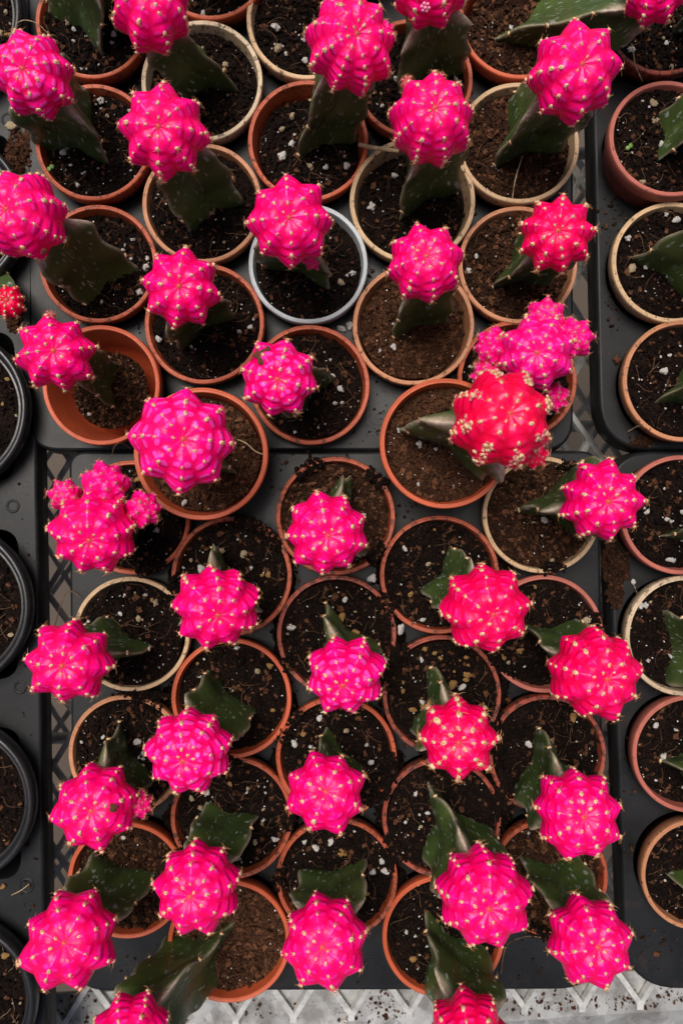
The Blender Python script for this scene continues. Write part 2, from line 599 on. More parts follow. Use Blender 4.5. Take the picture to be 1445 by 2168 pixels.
def make_tray(label, corners, radii_px, holes, cuts=(), text=None, rings=()):
    c0 = at(*corners[0], DECK)
    root = link("nursery_tray", None)
    root.location = (c0.x, c0.y, RIM + MESHZ + 0.002)
    tag(root, label, "plant tray", "black nursery trays on the bench")
    off = Vector(root.location)
    W2 = lambda px, py: at(px, py, DECK).to_2d()
    outline = rounded([W2(*c) for c in corners], [px2m(r_, DECK) for r_ in radii_px])
    outline = subdivide(outline, 0.012)
    area = sum(a.x * b_.y - b_.x * a.y for a, b_ in zip(outline, outline[1:] + outline[:1]))
    if area < 0:
        outline.reverse()
    loops = []
    for (hx, hy, hr) in holes:
        c = at(hx, hy, 0).to_2d()
        r_ = px2m(hr, 0) * 0.95
        loops.append([c + Vector((math.cos(t), math.sin(t))) * r_ for t in np.linspace(0, 2 * math.pi, 40, endpoint=False)])
    for cut in cuts:
        lp = subdivide(rounded([W2(*c) for c in cut], px2m(46, DECK), 8), 0.02)
        ar = sum(a.x * b_.y - b_.x * a.y for a, b_ in zip(lp, lp[1:] + lp[:1]))
        if ar < 0: lp.reverse()
        loops.append(lp)
    vs = list(outline); es = [(i, (i + 1) % len(outline)) for i in range(len(outline))]
    for lp in loops:
        o = len(vs); vs += lp; es += [(o + i, o + (i + 1) % len(lp)) for i in range(len(lp))]
    V2, E2, F2, *_ = delaunay_2d_cdt([Vector(v_) for v_ in vs], es, [], 0, 1e-6)

    def inside(p, lp):
        c = False
        j = len(lp) - 1
        for i in range(len(lp)):
            a, b_ = lp[i], lp[j]
            if (a.y > p.y) != (b_.y > p.y) and p.x < (b_.x - a.x) * (p.y - a.y) / (b_.y - a.y) + a.x:
                c = not c
            j = i
        return c
    P = Poly()
    keep = []
    for f in F2:
        c = (V2[f[0]] + V2[f[1]] + V2[f[2]]) / 3
        if inside(c, outline) and not any(inside(c, lp) for lp in loops):
            keep.append(f)
    z = RIM + DECK
    P.add([Vector((v_.x, v_.y, z)) - off for v_ in V2], keep, 0, False)
    link("deck", P.mesh("tray_deck", M['tray']), root)
    # skirt, flaring outwards, with a rolled top edge
    P = Poly()
    n = len(outline)
    nor = []
    for i in range(n):
        d = (outline[(i + 1) % n] - outline[i - 1]).normalized()
        nor.append(Vector((d.y, -d.x)))
    prof = [(0, 0), (0.0007, -0.0002), (0.0013, -0.0009), (0.0016, -0.002), (0.0020, -0.0045), (0.0026, -0.0100), (0.0018, -0.0101), (0.0012, -0.0050)]
    for (dx, dz) in prof:
        for i in range(n):
            q = outline[i] + nor[i] * dx
            P.v.append(tuple(Vector((q.x, q.y, z + dz)) - off))
    for j in range(len(prof) - 1):
        for i in range(n):
            i2 = (i + 1) % n
            P.f.append((j * n + i2, j * n + i, (j + 1) * n + i, (j + 1) * n + i2)); P.mi.append(0); P.sm.append(True)
    link("skirt", P.mesh("tray_skirt", M['tray']), root)
    # the cells: each its own cup
    for q, lp in enumerate(loops):
        P = Poly()
        c = sum(lp, Vector((0, 0))) / len(lp)
        m_ = len(lp)
        for (k, dz) in ((1.0, 0.0), (0.992, -0.0008), (0.985, -0.003), (0.80, -0.036), (0.76, -0.038)):
            for p in lp:
                w = c + (p - c) * k
                P.v.append(tuple(Vector((w.x, w.y, z + dz)) - off))
        for j in range(4):
            for i in range(m_):
                i2 = (i + 1) % m_
                P.f.append((j * m_ + i, j * m_ + i2, (j + 1) * m_ + i2, (j + 1) * m_ + i)); P.mi.append(0); P.sm.append(True)
        P.f.append(tuple(4 * m_ + i for i in range(m_))); P.mi.append(0); P.sm.append(False)
        link("cell", P.mesh("tray_cell", M['tray']), root)
    for (rx, ry, rr) in rings:
        c = at(rx, ry, DECK) - off
        rad = px2m(rr, DECK)
        v_, f_ = lathe([(rad - 0.0006, 0.00005), (rad - 0.0003, 0.00035), (rad, 0.00042), (rad + 0.0003, 0.00035), (rad + 0.0006, 0.00005)], 36)
        P = Poly(); P.add(v_ + np.array(c), f_[:, ::-1])
        link("moulded_ring", P.mesh("moulded_ring", M['tray']), root)
    if text:
        for (s, tx, ty, size, rot) in text:
            cu = bpy.data.curves.new("lettering", 'FONT')
            cu.body = s
            cu.size = size
            cu.align_x = 'CENTER'; cu.align_y = 'CENTER'
            cu.extrude = 0.00018
            cu.materials.append(M['tray'])
            tmp = bpy.data.objects.new("lettering", cu)
            me = bpy.data.meshes.new_from_object(tmp)
            bpy.data.objects.remove(tmp)
            o = link("moulded_lettering", me, root)
            o.location = at(tx, ty, DECK + 0.0002) - off
            o.rotation_euler = (0, 0, rot)
    return root


# ------------------------------------------------------------------ the plants' shared pieces
def pot_profile(ro, rim_w, rim_h, h):
    return [(0.0, -h + 0.001), (ro * 0.70, -h), (ro * 0.715, -h + 0.0006), (ro * 0.925, -rim_h - 0.0006), (ro * 0.965, -rim_h), (ro * 0.985, -rim_h + 0.0006),
            (ro * 0.996, -0.0012), (ro * 0.990, -0.0003), (ro * 0.980, 0.0), (ro * 0.972, 0.0), (ro * 0.955, -0.00025), (ro * 0.945, -0.0003), (ro - rim_w * 1.05, 0.0),
            (ro - rim_w * 1.18, -0.0004), (ro - rim_w * 1.25, -0.0012), (ro * 0.885, -rim_h), (ro * 0.80, -0.020), (ro * 0.74, -0.036), (0.0, -0.036)]


POT_R = 0.0280
POTS = []
for s in range(4):
    v_, f_ = lathe(pot_profile(POT_R, 0.0019, 0.0072, 0.0375), 80, 0.004, s)
    POTS.append(quads_mesh("small_pot", v_, f_, True, [M['orange']]))
BPOT_R = 0.0390
v_, f_ = lathe([(0.0, -0.055), (BPOT_R * 0.7, -0.055), (BPOT_R * 0.9, -0.012), (BPOT_R * 0.97, -0.0095), (BPOT_R * 0.998, -0.006), (BPOT_R, -0.003), (BPOT_R * 0.985, -0.0008), (BPOT_R * 0.955, 0.0),
                (BPOT_R * 0.915, -0.0012), (BPOT_R * 0.885, -0.0045), (BPOT_R * 0.868, -0.0052), (BPOT_R * 0.858, -0.0042), (BPOT_R * 0.848, -0.006), (BPOT_R * 0.80, -0.024), (0, -0.024)], 96, 0.003, 9)
BLACKPOT = quads_mesh("black_pot", v_, f_, True, [M['blackpot']])


def soil_height(x, y, seed, amp=1.0):
    return amp * (0.0030 * vnoise(x * 90 + seed, y * 90, seed) + 0.0016 * vnoise(x * 300, y * 300 + seed, seed + 1) + 0.0018 * vnoise(x * 700, y * 700, seed + 2) + 0.0008 * vnoise(x * 1700, y * 1700, seed + 3))


M['coir'] = simple("coir_granules", (0.098, 0.042, 0.021), 0.92, 0.6, 700, 0.6, 0.0006, spec=0.1)


def soil_mesh(rad, seed, ncr, name="soil", dome=0.0, size=1.0, chips=0.13, chip='bark'):
    nr, na = 34, 110
    rr = np.linspace(0.02, 1, nr) * rad
    aa = np.linspace(0, 2 * math.pi, na, endpoint=False)
    A, RR = np.meshgrid(aa, rr)
    x = RR * np.cos(A); y = RR * np.sin(A)
    z = soil_height(x, y, seed) + dome * (1 - (RR / rad) ** 2)
    P = Poly()
    P.add(np.stack([x, y, z], -1).reshape(-1, 3), grid_faces(na, nr))
    r_ = np.random.default_rng(seed + 100)
    ra = rad * np.sqrt(r_.random(ncr)) * 0.985; an = r_.uniform(0, 6.283, ncr)
    cx, cy = ra * np.cos(an), ra * np.sin(an)
    sz = (0.0003 + 0.0016 * r_.random(ncr) ** 2.6) * size
    cz = soil_height(cx, cy, seed) + dome * (1 - (ra / rad) ** 2) + sz * 0.25
    crumbs(P, np.stack([cx, cy, cz], -1), sz, r_, chips=chips)
    return P.mesh(name, M['dark'], M[chip])


SOIL_R = 0.0250
SOILS = [soil_mesh(SOIL_R, 20 + 7 * i, 1250) for i in range(7)]
COIRS = [soil_mesh(SOIL_R, 320 + 7 * i, 3000, size=1.0, chips=0.22, chip='coir') for i in range(4)]
BSOIL = soil_mesh(0.0325, 500, 1300)


def root_mesh(seed, rad, n):
    P = Poly()
    r_ = np.random.default_rng(seed)
    for _ in range(n):
        a = r_.uniform(0, 6.28); q = rad * math.sqrt(r_.random()) * 0.95
        p = np.array((q * math.cos(a), q * math.sin(a), 0.0006 + 0.001 * r_.random()))
        h = r_.uniform(0, 6.28); ln = r_.uniform(0.003, 0.015); k = 7
        pts = []
        lift = r_.uniform(0, 0.0025)
        for i in range(k):
            pts.append(tuple(p + np.array((0, 0, lift * math.sin(math.pi * i / (k - 1))))))
            h += r_.normal(0, 0.32)
            p = p + np.array((math.cos(h), math.sin(h), 0)) * ln / k
            rr = math.hypot(p[0], p[1])
            if rr > rad * 0.97:
                p[:2] *= rad * 0.97 / rr
        tube(P, pts, r_.uniform(0.00005, 0.00013), 3)
    return P.mesh("root_fibres", M['root'])


ROOTS = [root_mesh(60 + i, SOIL_R, 34) for i in range(6)]
BROOT = root_mesh(90, 0.032, 50)


def grit_mesh(seed, rad, n):
    P = Poly()
    r_ = np.random.default_rng(seed)
    ra = rad * np.sqrt(r_.random(n)); an = r_.uniform(0, 6.283, n)
    sz = 0.00018 + 0.0003 * r_.random(n) ** 2
    crumbs(P, np.stack([ra * np.cos(an), ra * np.sin(an), 0.0009 + 0 * ra], -1), sz, r_, flat=1.0)
    return P.mesh("perlite_grit", M['perlite'])


GRITS = [grit_mesh(150 + i, SOIL_R, 34) for i in range(5)]


def ico(level=2):
    import bmesh
    bm = bmesh.new()
    bmesh.ops.create_icosphere(bm, subdivisions=level, radius=1)
    v_ = np.array([v.co[:] for v in bm.verts]); f_ = [tuple(x.index for x in f.verts) for f in bm.faces]
    bm.free()
    return v_, f_


IV2, IF2 = ico(2)
IV3, IF3 = ico(3)
GRAINS = []
for s in range(8):
    r_ = np.random.default_rng(700 + s)
    f1 = r_.normal(0, 2.2, (6, 3)); ph = r_.uniform(0, 6, 6)
    d = 1 + 0.12 * np.sin(IV3 @ f1.T + ph).sum(1) + 0.07 * np.sin(IV3 @ (f1 * 2.7).T + ph).sum(1)
    v_ = IV3 * d[:, None] * np.array((1, r_.uniform(0.65, 0.95), 0.62))
    P = Poly(); P.add(v_, IF3)
    GRAINS.append(P.mesh("perlite_grain", M['perlite']))


def cluster_mesh(seed, wool, spine, nsp=6, ls=1.0):
    """woolly areole with its short curved spines; unit = pad half-width"""
    P = Poly()
    r_ = np.random.default_rng(seed)
    f1 = r_.normal(0, 2.5, (5, 3)); ph = r_.uniform(0, 6, 5)
    d = 1 + 0.09 * np.sin(IV2 @ f1.T + ph).sum(1)
    P.add(IV2 * d[:, None] * np.array((1.28, 0.92, 0.68)) + np.array((0, 0, 0.12)), IF2, 0)
    P.add(IV2 * np.array((0.62, 0.40, 0.25)) + np.array((0.15, 0, 0.70)), IF2, 1)
    a0 = r_.uniform(0, 6.28)
    for i in range(nsp):
        a = a0 + 6.283 * i / nsp + r_.normal(0, 0.25)
        ln = r_.uniform(1.9, 4.2) * ls
        rise = r_.uniform(0.25, 0.75)
        pts = []
        for k in range(6):
            t = k / 5
            q = 0.25 + ln * t * (0.9 - 0.12 * t)
            zz = 0.35 + ln * rise * (t - 0.62 * t * t)
            aa = a + 0.35 * t * r_.choice((-1, 1)) * 0.5
            pts.append((q * math.cos(aa) + 0.25, q * math.sin(aa), zz))
        tube(P, pts, lambda t: 0.12 * (1 - 0.8 * t), 4, 1)
    return P.mesh("spine_cluster", wool, spine)


CLUST = [cluster_mesh(800 + i, M['wool'], M['spine'], 5 + i % 3) for i in range(8)]
CLUST_P = [cluster_mesh(840 + i, M['wool2'], M['spine'], 5 + i % 3, 1.2) for i in range(4)]
CLUMP = [cluster_mesh(890 + i, M['wool'] if i % 2 else M['wool2'], M['spine'], 1, .35) for i in range(6)]
TUFT = cluster_mesh(880, M['redspine'], M['redspine'], 11, 0.9)


# ------------------------------------------------------------------ cactus heads
class Head:
    def __init__(s, n, depth, h, phase, seed, bump_a=0.045, step=1.0, dimple=0.11, twist=0.0):
        s.n, s.depth, s.h, s.phase, s.A, s.dimple, s.tw = n, depth * 0.86, h, phase, bump_a, dimple, twist
        s.r_ = np.random.default_rng(seed)
        base = np.array([3, 17, 36, 57, 77, 94, 108, 121, 133, 146], float)
        th = base * step
        s.ths = np.radians(th[th < 165])
        s.hn = s.r_.normal(0, 0.024, 4); s.hp = s.r_.uniform(0, 6.28, 4)
        s.ra = s.r_.normal(0, 0.022, n)          # each rib a little fuller or leaner
        s.amp = s.r_.uniform(0.75, 1.25, n)

    def surf(s, phi, th):
        ph = phi - s.phase - s.tw * th
        q = ph * s.n / (2 * math.pi)
        rib = np.round(q).astype(int)
        u = np.abs(q - rib) * 2
        odd = np.abs(rib) % 2
        if s.n % 2:
            odd = np.where(rib % s.n == 0, 0, odd)
        k = np.interp(th, s.ths, np.arange(len(s.ths))) + 0.5 * odd
        rho = np.abs(np.sin(th)) ** 0.86
        zz = s.h * np.sign(np.cos(th)) * np.abs(np.cos(th)) ** 0.92
        zz = zz - s.dimple * np.exp(-(th / 0.24) ** 2)
        sm = np.clip((th - 0.05) / 0.85, 0, 1); sm = sm * sm * (3 - 2 * sm)
        D = s.depth * (0.18 + 0.82 * sm)
        crease = np.sin(np.clip(np.sqrt(u * u + 0.004) - 0.063, 0, 1) * math.pi / 2 / 0.94) ** 0.95
        crease = 0.55 * crease + 0.45 * u
        f = np.abs(np.cos(math.pi * (k - 0.38 * u))) ** 0.62
        ampth = 1.4 * s.A * np.clip((th - 0.1) / 0.5, 0, 1) * s.amp[rib % s.n]
        edge = (1 - u ** 2.2)
        fac = 1 - D * crease + ampth * (f - 0.55) * edge * (0.65 + 0.5 * (1 - u)) + s.ra[rib % s.n] * (1 - u) ** 1 * sm
        for i in range(4):
            fac = fac + s.hn[i] * np.sin((i + 1) * phi * 0.5 * 2 + s.hp[i]) * np.sin(th) * 0.6
        # waist towards the graft
        lo = np.clip((th - 1.9) / 0.9, 0, 1)
        rho = rho * (1 - 0.18 * lo)
        return np.stack([rho * np.cos(phi) * fac, rho * np.sin(phi) * fac, zz * (0.5 + 0.5 * fac)], -1), u, f

    def mesh(s, mat, per=14, nv=64):
        nu = s.n * per
        phi = s.phase + np.arange(nu) / nu * 2 * math.pi
        th = np.radians(np.linspace(0, 1, nv) ** 0.92 * 158 + 0.6)
        PH, TH_ = np.meshgrid(phi, th)
        p, u, f = s.surf(PH + s.tw * TH_, TH_)
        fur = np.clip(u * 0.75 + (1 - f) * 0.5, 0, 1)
        glint = np.clip((1 - np.abs(u - 0.5) * 2.0) * 1.8, 0, 1) * np.clip((f - 0.74) / 0.22, 0, 1) * np.clip((TH_ - 0.12) * 4, 0, 1) * np.clip(2.2 - TH_ * 1.1, 0, 1)  # strips along the band crests where glints are painted
        return quads_mesh("cactus_head", p.reshape(-1, 3), grid_faces(nu, nv)[:, ::-1], True, [mat], {"furrow": fur.ravel(), "patch": glint.ravel()})

    def spots(s, thmax=2.25):
        """(point, normal, meridian direction, th) of every areole"""
        out = []
        for rib in range(s.n):
            odd = rib % 2 if not (s.n % 2 and rib == 0) else 0
            for k in range(len(s.ths)):
                kk = k + 0.5 * odd
                if kk > len(s.ths) - 1: continue
                th = float(np.interp(kk, np.arange(len(s.ths)), s.ths))
                if th > thmax or th < 0.12: continue
                if s.r_.random() < 0.05: continue
                th = th + s.r_.normal(0, 0.035)
                phi = s.phase + 2 * math.pi * (rib + s.r_.normal(0, 0.025)) / s.n + s.tw * th
                g = lambda a, b_: s.surf(np.array([a]), np.array([b_]))[0][0]
                p = g(phi, th)
                dt = g(phi, th + 0.12) - g(phi, th - 0.12)
                dp = np.array((-math.sin(phi), math.cos(phi), 0.0))
                nn_ = np.cross(dp, dt); nn_ = nn_ / np.linalg.norm(nn_)
                if np.dot(nn_, p) < 0: nn_ = -nn_
                out.append((p, nn_, dt / np.linalg.norm(dt), th))
        return out


def frame_from_axis(a):
    a = a.normalized()
    ex = (Vector((1, 0, 0)) - a * a.x).normalized()
    ey = a.cross(ex)
    return Matrix((ex, ey, a)).transposed()


def put_clusters(head, parent, Rm, meshes, size, thmax, rr):
    """spine clusters as children of a head (unit-head coordinates; parent is scaled)"""
    for (p, nn_, dt, th) in head.spots(thmax):
        o = bpy.data.objects.new("spine_cluster", meshes[rr.integers(len(meshes))])
        COL.objects.link(o)
        o.parent = parent
        z = Vector(nn_); x = Vector(dt); y = z.cross(x).normalized(); x = y.cross(z)
        m_ = Matrix((x, y, z)).transposed()
        grow = np.interp(th, [0.1, 0.5, 1.0, 2.2], [0.55, 0.85, 1.0, 1.0])
        sc = size / Rm * grow * rr.uniform(0.72, 1.28)
        o.matrix_basis = Matrix.Translation(Vector(p) + z * (sc * -0.05)) @ (m_ @ Matrix.Rotation(rr.normal(0, 0.25), 3, 'Z') @ Matrix.Diagonal((sc, sc * rr.uniform(0.85, 1.1), sc))).to_4x4()


def head_axis(c, hx, hy, hr, ax, ay, h):
    """axis of a head whose apex shows at (ax, ay) when its centre shows at (hx, hy)"""
    view = (Vector(cam.location) - c).normalized()
    e = Vector(((ax - hx), -(ay - hy), 0)) / (hr * h * 0.95)
    l = min(e.length, 0.85)
    if l > 1e-4:
        e = e.normalized() * l
    e = e - view * e.dot(view)
    return (view * math.sqrt(max(0.05, 1 - e.length_squared)) + e).normalized()


def make_head(root, nm, hx, hy, hr, ax, ay, z, n=8, depth=0.15, h=0.86, phase=0.0, mat='pink', seed=0, bump_a=0.05, step=1.0,
              clusters=True, csize=0.00074, thmax=2.2, pup=False, detail=True):
    c = at(hx, hy, z)
    Rm = px2m(hr, z) * 0.962
    a = head_axis(c, hx, hy, hr, ax, ay, h)
    H = Head(n, depth, h, phase, seed, bump_a, step, twist=np.random.default_rng(seed).normal(0, 0.06))
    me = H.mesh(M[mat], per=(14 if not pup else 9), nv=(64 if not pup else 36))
    o = link(nm, me, root)
    fm = frame_from_axis(a)
    o.matrix_basis = Matrix.Translation(c - Vector(root.location)) @ (fm @ Matrix.Diagonal((Rm, Rm, Rm))).to_4x4()
    rr = np.random.default_rng(seed + 5)
    if clusters:
        put_clusters(H, o, Rm, CLUST_P if pup else CLUST, csize, thmax, rr)
        if not pup:
            t = bpy.data.objects.new("apex_tuft", TUFT)
            COL.objects.link(t); t.parent = o
            p = H.surf(np.array([0.0]), np.array([0.01]))[0][0]
            sc = 0.0010 / Rm
            t.matrix_basis = Matrix.Translation(Vector((0, 0, p[2] - 0.02))) @ Matrix.Diagonal((sc, sc, sc * 0.8)).to_4x4()
    return o, c, a, Rm, H, fm


# ------------------------------------------------------------------ rootstock
def make_stock(root, centre, wl, ang, top, zs, seed, extra=1.0):
    """three-winged stem from the soil to the graft; ang = direction of one wing at the soil"""
    r_ = np.random.default_rng(seed)
    nt_, per = 34, 16
    na = 3 * per
    base = centre + Vector((0, 0, -0.006))
    ln = (top - base).length
    ctrl = base.lerp(top, 0.45) + Vector((0, 0, ln * 0.06))
    aa = np.array([(w_ + (1 if k < per / 2 else 1) * 0) for w_ in range(3) for k in range(per)])
    # angles bunched around each wing tip
    loc = np.linspace(-1, 1, per, endpoint=False) + 1.0 / per
    loc = np.sign(loc) * np.abs(loc) ** 1.7
    verts, cal, alo, acr = [], [], [], []
    tw = r_.normal(0, 0.12)
    ph = r_.uniform(0, 6.28, 3)
    wv = r_.uniform(0.8, 1.2, 3)
    for i in range(nt_):
        t = i / (nt_ - 1)
        p = base * (1 - t) ** 2 + ctrl * 2 * t * (1 - t) + top * t * t
        d = ((ctrl - base) * (1 - t) + (top - ctrl) * t).normalized()
        s_ = t * ln
        for w_ in range(3):
            for k in range(per):
                l_ = loc[k]
                s = abs(l_)
                a = ang + 2 * math.pi * w_ / 3 + l_ * math.pi / 3 + tw * t
                tri = 0.5 / math.cos(math.pi / 3 - s * math.pi / 3)
                f = tri * (1 - 0.40 * (1 - (1 - s) ** 2.2))
                # wing length along the stem: scalloped between areoles, cut back near the graft
                wing = 1 + 0.055 * math.cos(2 * math.pi * s_ / 0.021 + ph[w_]) * wv[w_] + 0.03 * math.sin(s_ * 130 + ph[w_])
                cut = min(1.0, max(0.0, (t - 0.80) / 0.20))
                wing *= (1 - 0.50 * cut)
                blunt = 1 - 0.05 * math.exp(-(s / 0.05) ** 2)
                core = 0.30
                rr_ = wl * max(f * (wing if s < 0.75 else 1 + (wing - 1) * (1 - s) * 4) * blunt, 0)
                rr_ = rr_ * (1 - s * 0.25 * cut)
                q = Vector((math.cos(a), math.sin(a), 0))
                q = q - d * q.dot(d) * 0.85
                # the flat faces bow a little
                bow = d.cross(q) * (0.05 * wl * math.sin(s_ * 180 + ph[w_]) * (1 - s))
                verts.append(p + q * rr_ + bow - Vector(root.location))
                edge = math.exp(-(s / 0.034) ** 2)
                cc = edge * 0.55
                cc = max(cc, edge * 1.0 if t > 0.80 else 0, math.exp(-(s / 0.16) ** 2) * min(1, cut * 3))
                cal.append(cc); alo.append(s_ + w_ * 0.31 + seed * 0.07); acr.append(l_ * wl * 0.9 + w_ * 0.17)
    nv0 = len(verts)
    faces = grid_faces(na, nt_)
    me = quads_mesh("rootstock", verts, faces, True, [M['stem']], {"callus": cal, "along": alo, "across": acr})
    o = link("rootstock", me, root)
    # areoles along the wing edges
    for w_ in range(3):
        for s_ in np.arange(0.004, ln * 0.78, 0.0210):
            off = (0.5 - ph[w_] / (2 * math.pi)) * 0.021
            t = (s_ + off) / ln
            if not 0.12 < t < 0.78: continue
            i = int(t * (nt_ - 1))
            idx = i * na + w_ * per + per // 2
            e = bpy.data.objects.new("spine_cluster", CLUST[r_.integers(8)])
            COL.objects.link(e); e.parent = o
            q = (Vector(verts[idx]) - Vector(verts[i * na + ((w_ + 1) % 3) * per + per // 2]).lerp(Vector(verts[i * na + ((w_ + 2) % 3) * per + per // 2]), 0.5)).normalized()
            sc = 0.00075
            e.matrix_basis = Matrix.Translation(Vector(verts[idx])) @ (q.to_track_quat('Z', 'Y').to_matrix() @ Matrix.Diagonal((sc, sc, sc))).to_4x4()
    return o


# ------------------------------------------------------------------ the plants, one row of the table each
# pot (x, y, r) colour | soil, depth of soil below rim (m), rise of pot (m) | head (x, y, r) apex (x, y) ribs phase(deg) | wing tips at the soil
G_A = "small grafted cacti in the upper middle tray"
G_B = "small grafted cacti in the lower middle tray"
G_C = "small grafted cacti in the upper right tray"
G_D = "small grafted cacti in the lower right tray"
PL = []


def plant(pot, pc, soil, sd, rise, head, apex, n, ph, tips, label, group, **kw):
    PL.append(dict(pot=pot, pc=pc, soil=soil, sd=sd, rise=rise, head=head, apex=apex, n=n, ph=ph, tips=tips, label=label, group=group, **kw))


# upper middle tray
plant((195, 45, 120), 'orange', 'dark', .004, 0, (165, -150, 84), (150, -190), 8, 10, [(216, 137), (120, 60)], "cactus in the top left orange pot, only its dark stem and soil in view", G_A, ridge=(185, 40))
plant((427, 171, 128), 'beige', 'dark', .006, 0, (320, 20, 86), (318, -22), 8, 22, [(402, 210), (513, 187)], "pink cactus cut off at top left, broad green stem over a cream pot", G_A, bump_a=.035)
plant((198, 300, 124), 'orange', 'dark', .005, 0, (74, 160, 84), (45, 143), 8, 12, [(242, 352), (88, 312)], "pale pink glossy cactus hanging over the left edge below the top corner", G_A, ridge=(168, 288), mat='glinted', bump_a=.075)
plant((428, 430, 126), 'tan', 'dark', .004, 0, (349, 280, 95), (334, 266), 8, 40, [(404, 497), (523, 430)], "eight pointed magenta cactus over a tan pot, just right of the pale one", G_A, depth=.19, bump_a=.065)
plant((445, -85, 126), 'orange', 'dark', .006, 0, (400, -280, 84), (390, -320), 8, 5, [(440, 18), (540, -60)], "orange pot mostly beyond the top edge, left of the middle", G_A)
plant((650, 38, 128), 'cream', 'dark', .005, 0, (720, -170, 84), (722, -210), 8, 5, [(690, 8), (620, -40)], "beige rimmed pot at the top edge with soil and a hidden stem", G_A)
plant((652, 298, 127), 'orange', 'dark', .008, 0, (740, 95, 95), (757, 68), 9, 4, [(620, 342), (748, 304)], "large bristly pink cactus with a pup on its right, near the top middle", G_A, depth=.14, bump_a=.08, step=.80,
      pups=[(815, 70, 22, .036)])
plant((875, 165, 126), 'orange', 'dark', .006, 0, (908, -28, 82), (908, -78), 8, 22, [(846, 228), (956, 186)], "pink cactus cut by the top edge above a tall smooth green stem", G_A, ridge=(896, 150), bud=[(900, 14)])
plant((873, 424, 131), 'cream', 'dark', .007, 0, (912, 258, 90), (921, 226), 9, 10, [(840, 470), (962, 398)], "tall barrel shaped pink cactus with closely ribbed sides over a cream pot", G_A, ridge=(892, 404), h=1.08, depth=.12, step=.86, bump_a=.045,
      pups=[(862, 176, 13, .055), (932, 166, 9, .05)])
plant((1097, 40, 126), 'bright', 'mid', .009, 0, (1383, -18, 66), (1390, -50), 8, 20, [(1010, 74), (1130, 95)], "pink cactus at the top right corner on a long olive leaning stem", G_A, ridge=(1105, 62))
plant((1097, 302, 128), 'cream', 'mid', .006, 0, (1212, 156, 97), (1234, 133), 8, 10, [(1035, 358), (1185, 318)], "big hot pink cactus at upper right above a cream pot of brown soil", G_A, depth=.17)
plant((652, 558, 127), 'silver', 'dark', .006, 0, (612, 472, 92), (612, 459), 8, 7, [(703, 612), (562, 572)], "pink cactus in the only silver grey rimmed pot", G_A, depth=.15, bump_a=.06, pups=[(660, 548, 22, .03)])
plant((875, 687, 128), 'tan', 'brown', .007, 0, (898, 560, 83), (903, 540), 8, 18, [(828, 722), (950, 690)], "pink cactus over a tan pot of brown soil, right of the silver pot", G_A, depth=.15)
plant((1096, 560, 125), 'tan', 'mid', .006, 0, (1176, 498, 81), (1181, 487), 9, 5, [(1035, 610), (1160, 606)], "crimson pink star cactus beside the dark gap, right column below the big one", G_A, depth=.19, mat='rose')
plant((1095, 803, 125), 'orange', 'dark', .006, 0, (1133, 748, 82), (1136, 746), 8, 20, [(1075, 850), (1160, 800)], "magenta cactus crowded with several round pups, beside the open mesh", G_A, mat='pup', bump_a=.06,
      pups=[(1044, 735, 41, .040), (1153, 676, 44, .046), (1211, 716, 44, .048), (1032, 795, 36, .036), (1172, 842, 31, .03)])
plant((208, 558, 125), 'orange', 'dark', .006, 0, (52, 460, 92), (10, 440), 8, 15, [(186, 652), (299, 572)], "pink cactus cut by the left edge with a small golden scar low on it", G_A, bump_a=.06, scar=[(92, 530, 6)])
plant((432, 685, 127), 'orange', 'dark', .005, 0, (382, 612, 86), (379, 605), 8, 42, [(386, 745), (500, 668)], "star shaped pink cactus directly above the largest pink one", G_A, depth=.20)
plant((213, 815, 127), 'bright', 'mid', .016, .004, (120, 750, 83), (113, 741), 8, 5, [(256, 772), (244, 868)], "pink cactus in the deep half filled orange pot by the left tray", G_A, depth=.20, pups=[(106, 670, 11, .04)])
plant((656, 815, 126), 'orange', 'dark', .006, 0, (590, 801, 83), (587, 803), 8, 28, [(716, 797), (636, 886)], "pink cactus with a brown dried scar on its shoulder", G_A, mat='glinted', depth=.15, bump_a=.065, scar=[(559, 751, 19)])
plant((425, 961, 141), 'bright', 'brown', .007, .022, (387, 933, 110), (389, 929), 8, 41, [(505, 1003), (400, 1010)], "largest glossy pink cactus, in a raised orange pot of brown crumbly soil", G_A, mat='glinted', depth=.14, bump_a=.075, hz=.068, loose=True)
plant((942, 939, 138), 'bright', 'brown', .006, .024, (1056, 888, 107), (1081, 874), 8, 14, [(838, 917), (1020, 1010)], "blurred scarlet cactus crusted with woolly clumps, tallest in the picture", G_A, mat='red', depth=.13, h=1.02, hz=.085, loose=True, crust=True, wide=.026,
      pups=[(1128, 962, 30, .066)])
# lower middle tray
plant((280, 1096, 121), 'orange', 'dark', .004, 0, (200, 1126, 92), (188, 1146), 9, 10, [(268, 1172), (345, 1090)], "pink cactus with three knobbly pups along its top, beside the left tray", G_B, depth=.16,
      pups=[(140, 1050, 36, .046), (224, 1028, 50, .050), (302, 1078, 39, .046)])
plant((490, 1220, 127), 'orange', 'dark', .005, 0, (460, 1281, 93), (462, 1305), 9, 2, [(458, 1142), (552, 1300)], "pink cactus in the second column of the lower tray, nearest the largest one", G_B, depth=.17)
plant((710, 1093, 125), 'orange', 'mid', .007, 0, (692, 1127, 89), (695, 1135), 9, 20, [(743, 1000), (776, 1155)], "pink cactus at the very centre hiding most of its orange pot", G_B, depth=.13, bump_a=.06)
plant((712, 1345, 126), 'dull', 'dark', .003, 0, (730, 1428, 84), (725, 1454), 8, 12, [(684, 1264), (800, 1320)], "glossy magenta cactus with a pointed stem tip above it, middle column third row", G_B, ridge=(716, 1348), mat='glinted', bump_a=.07)
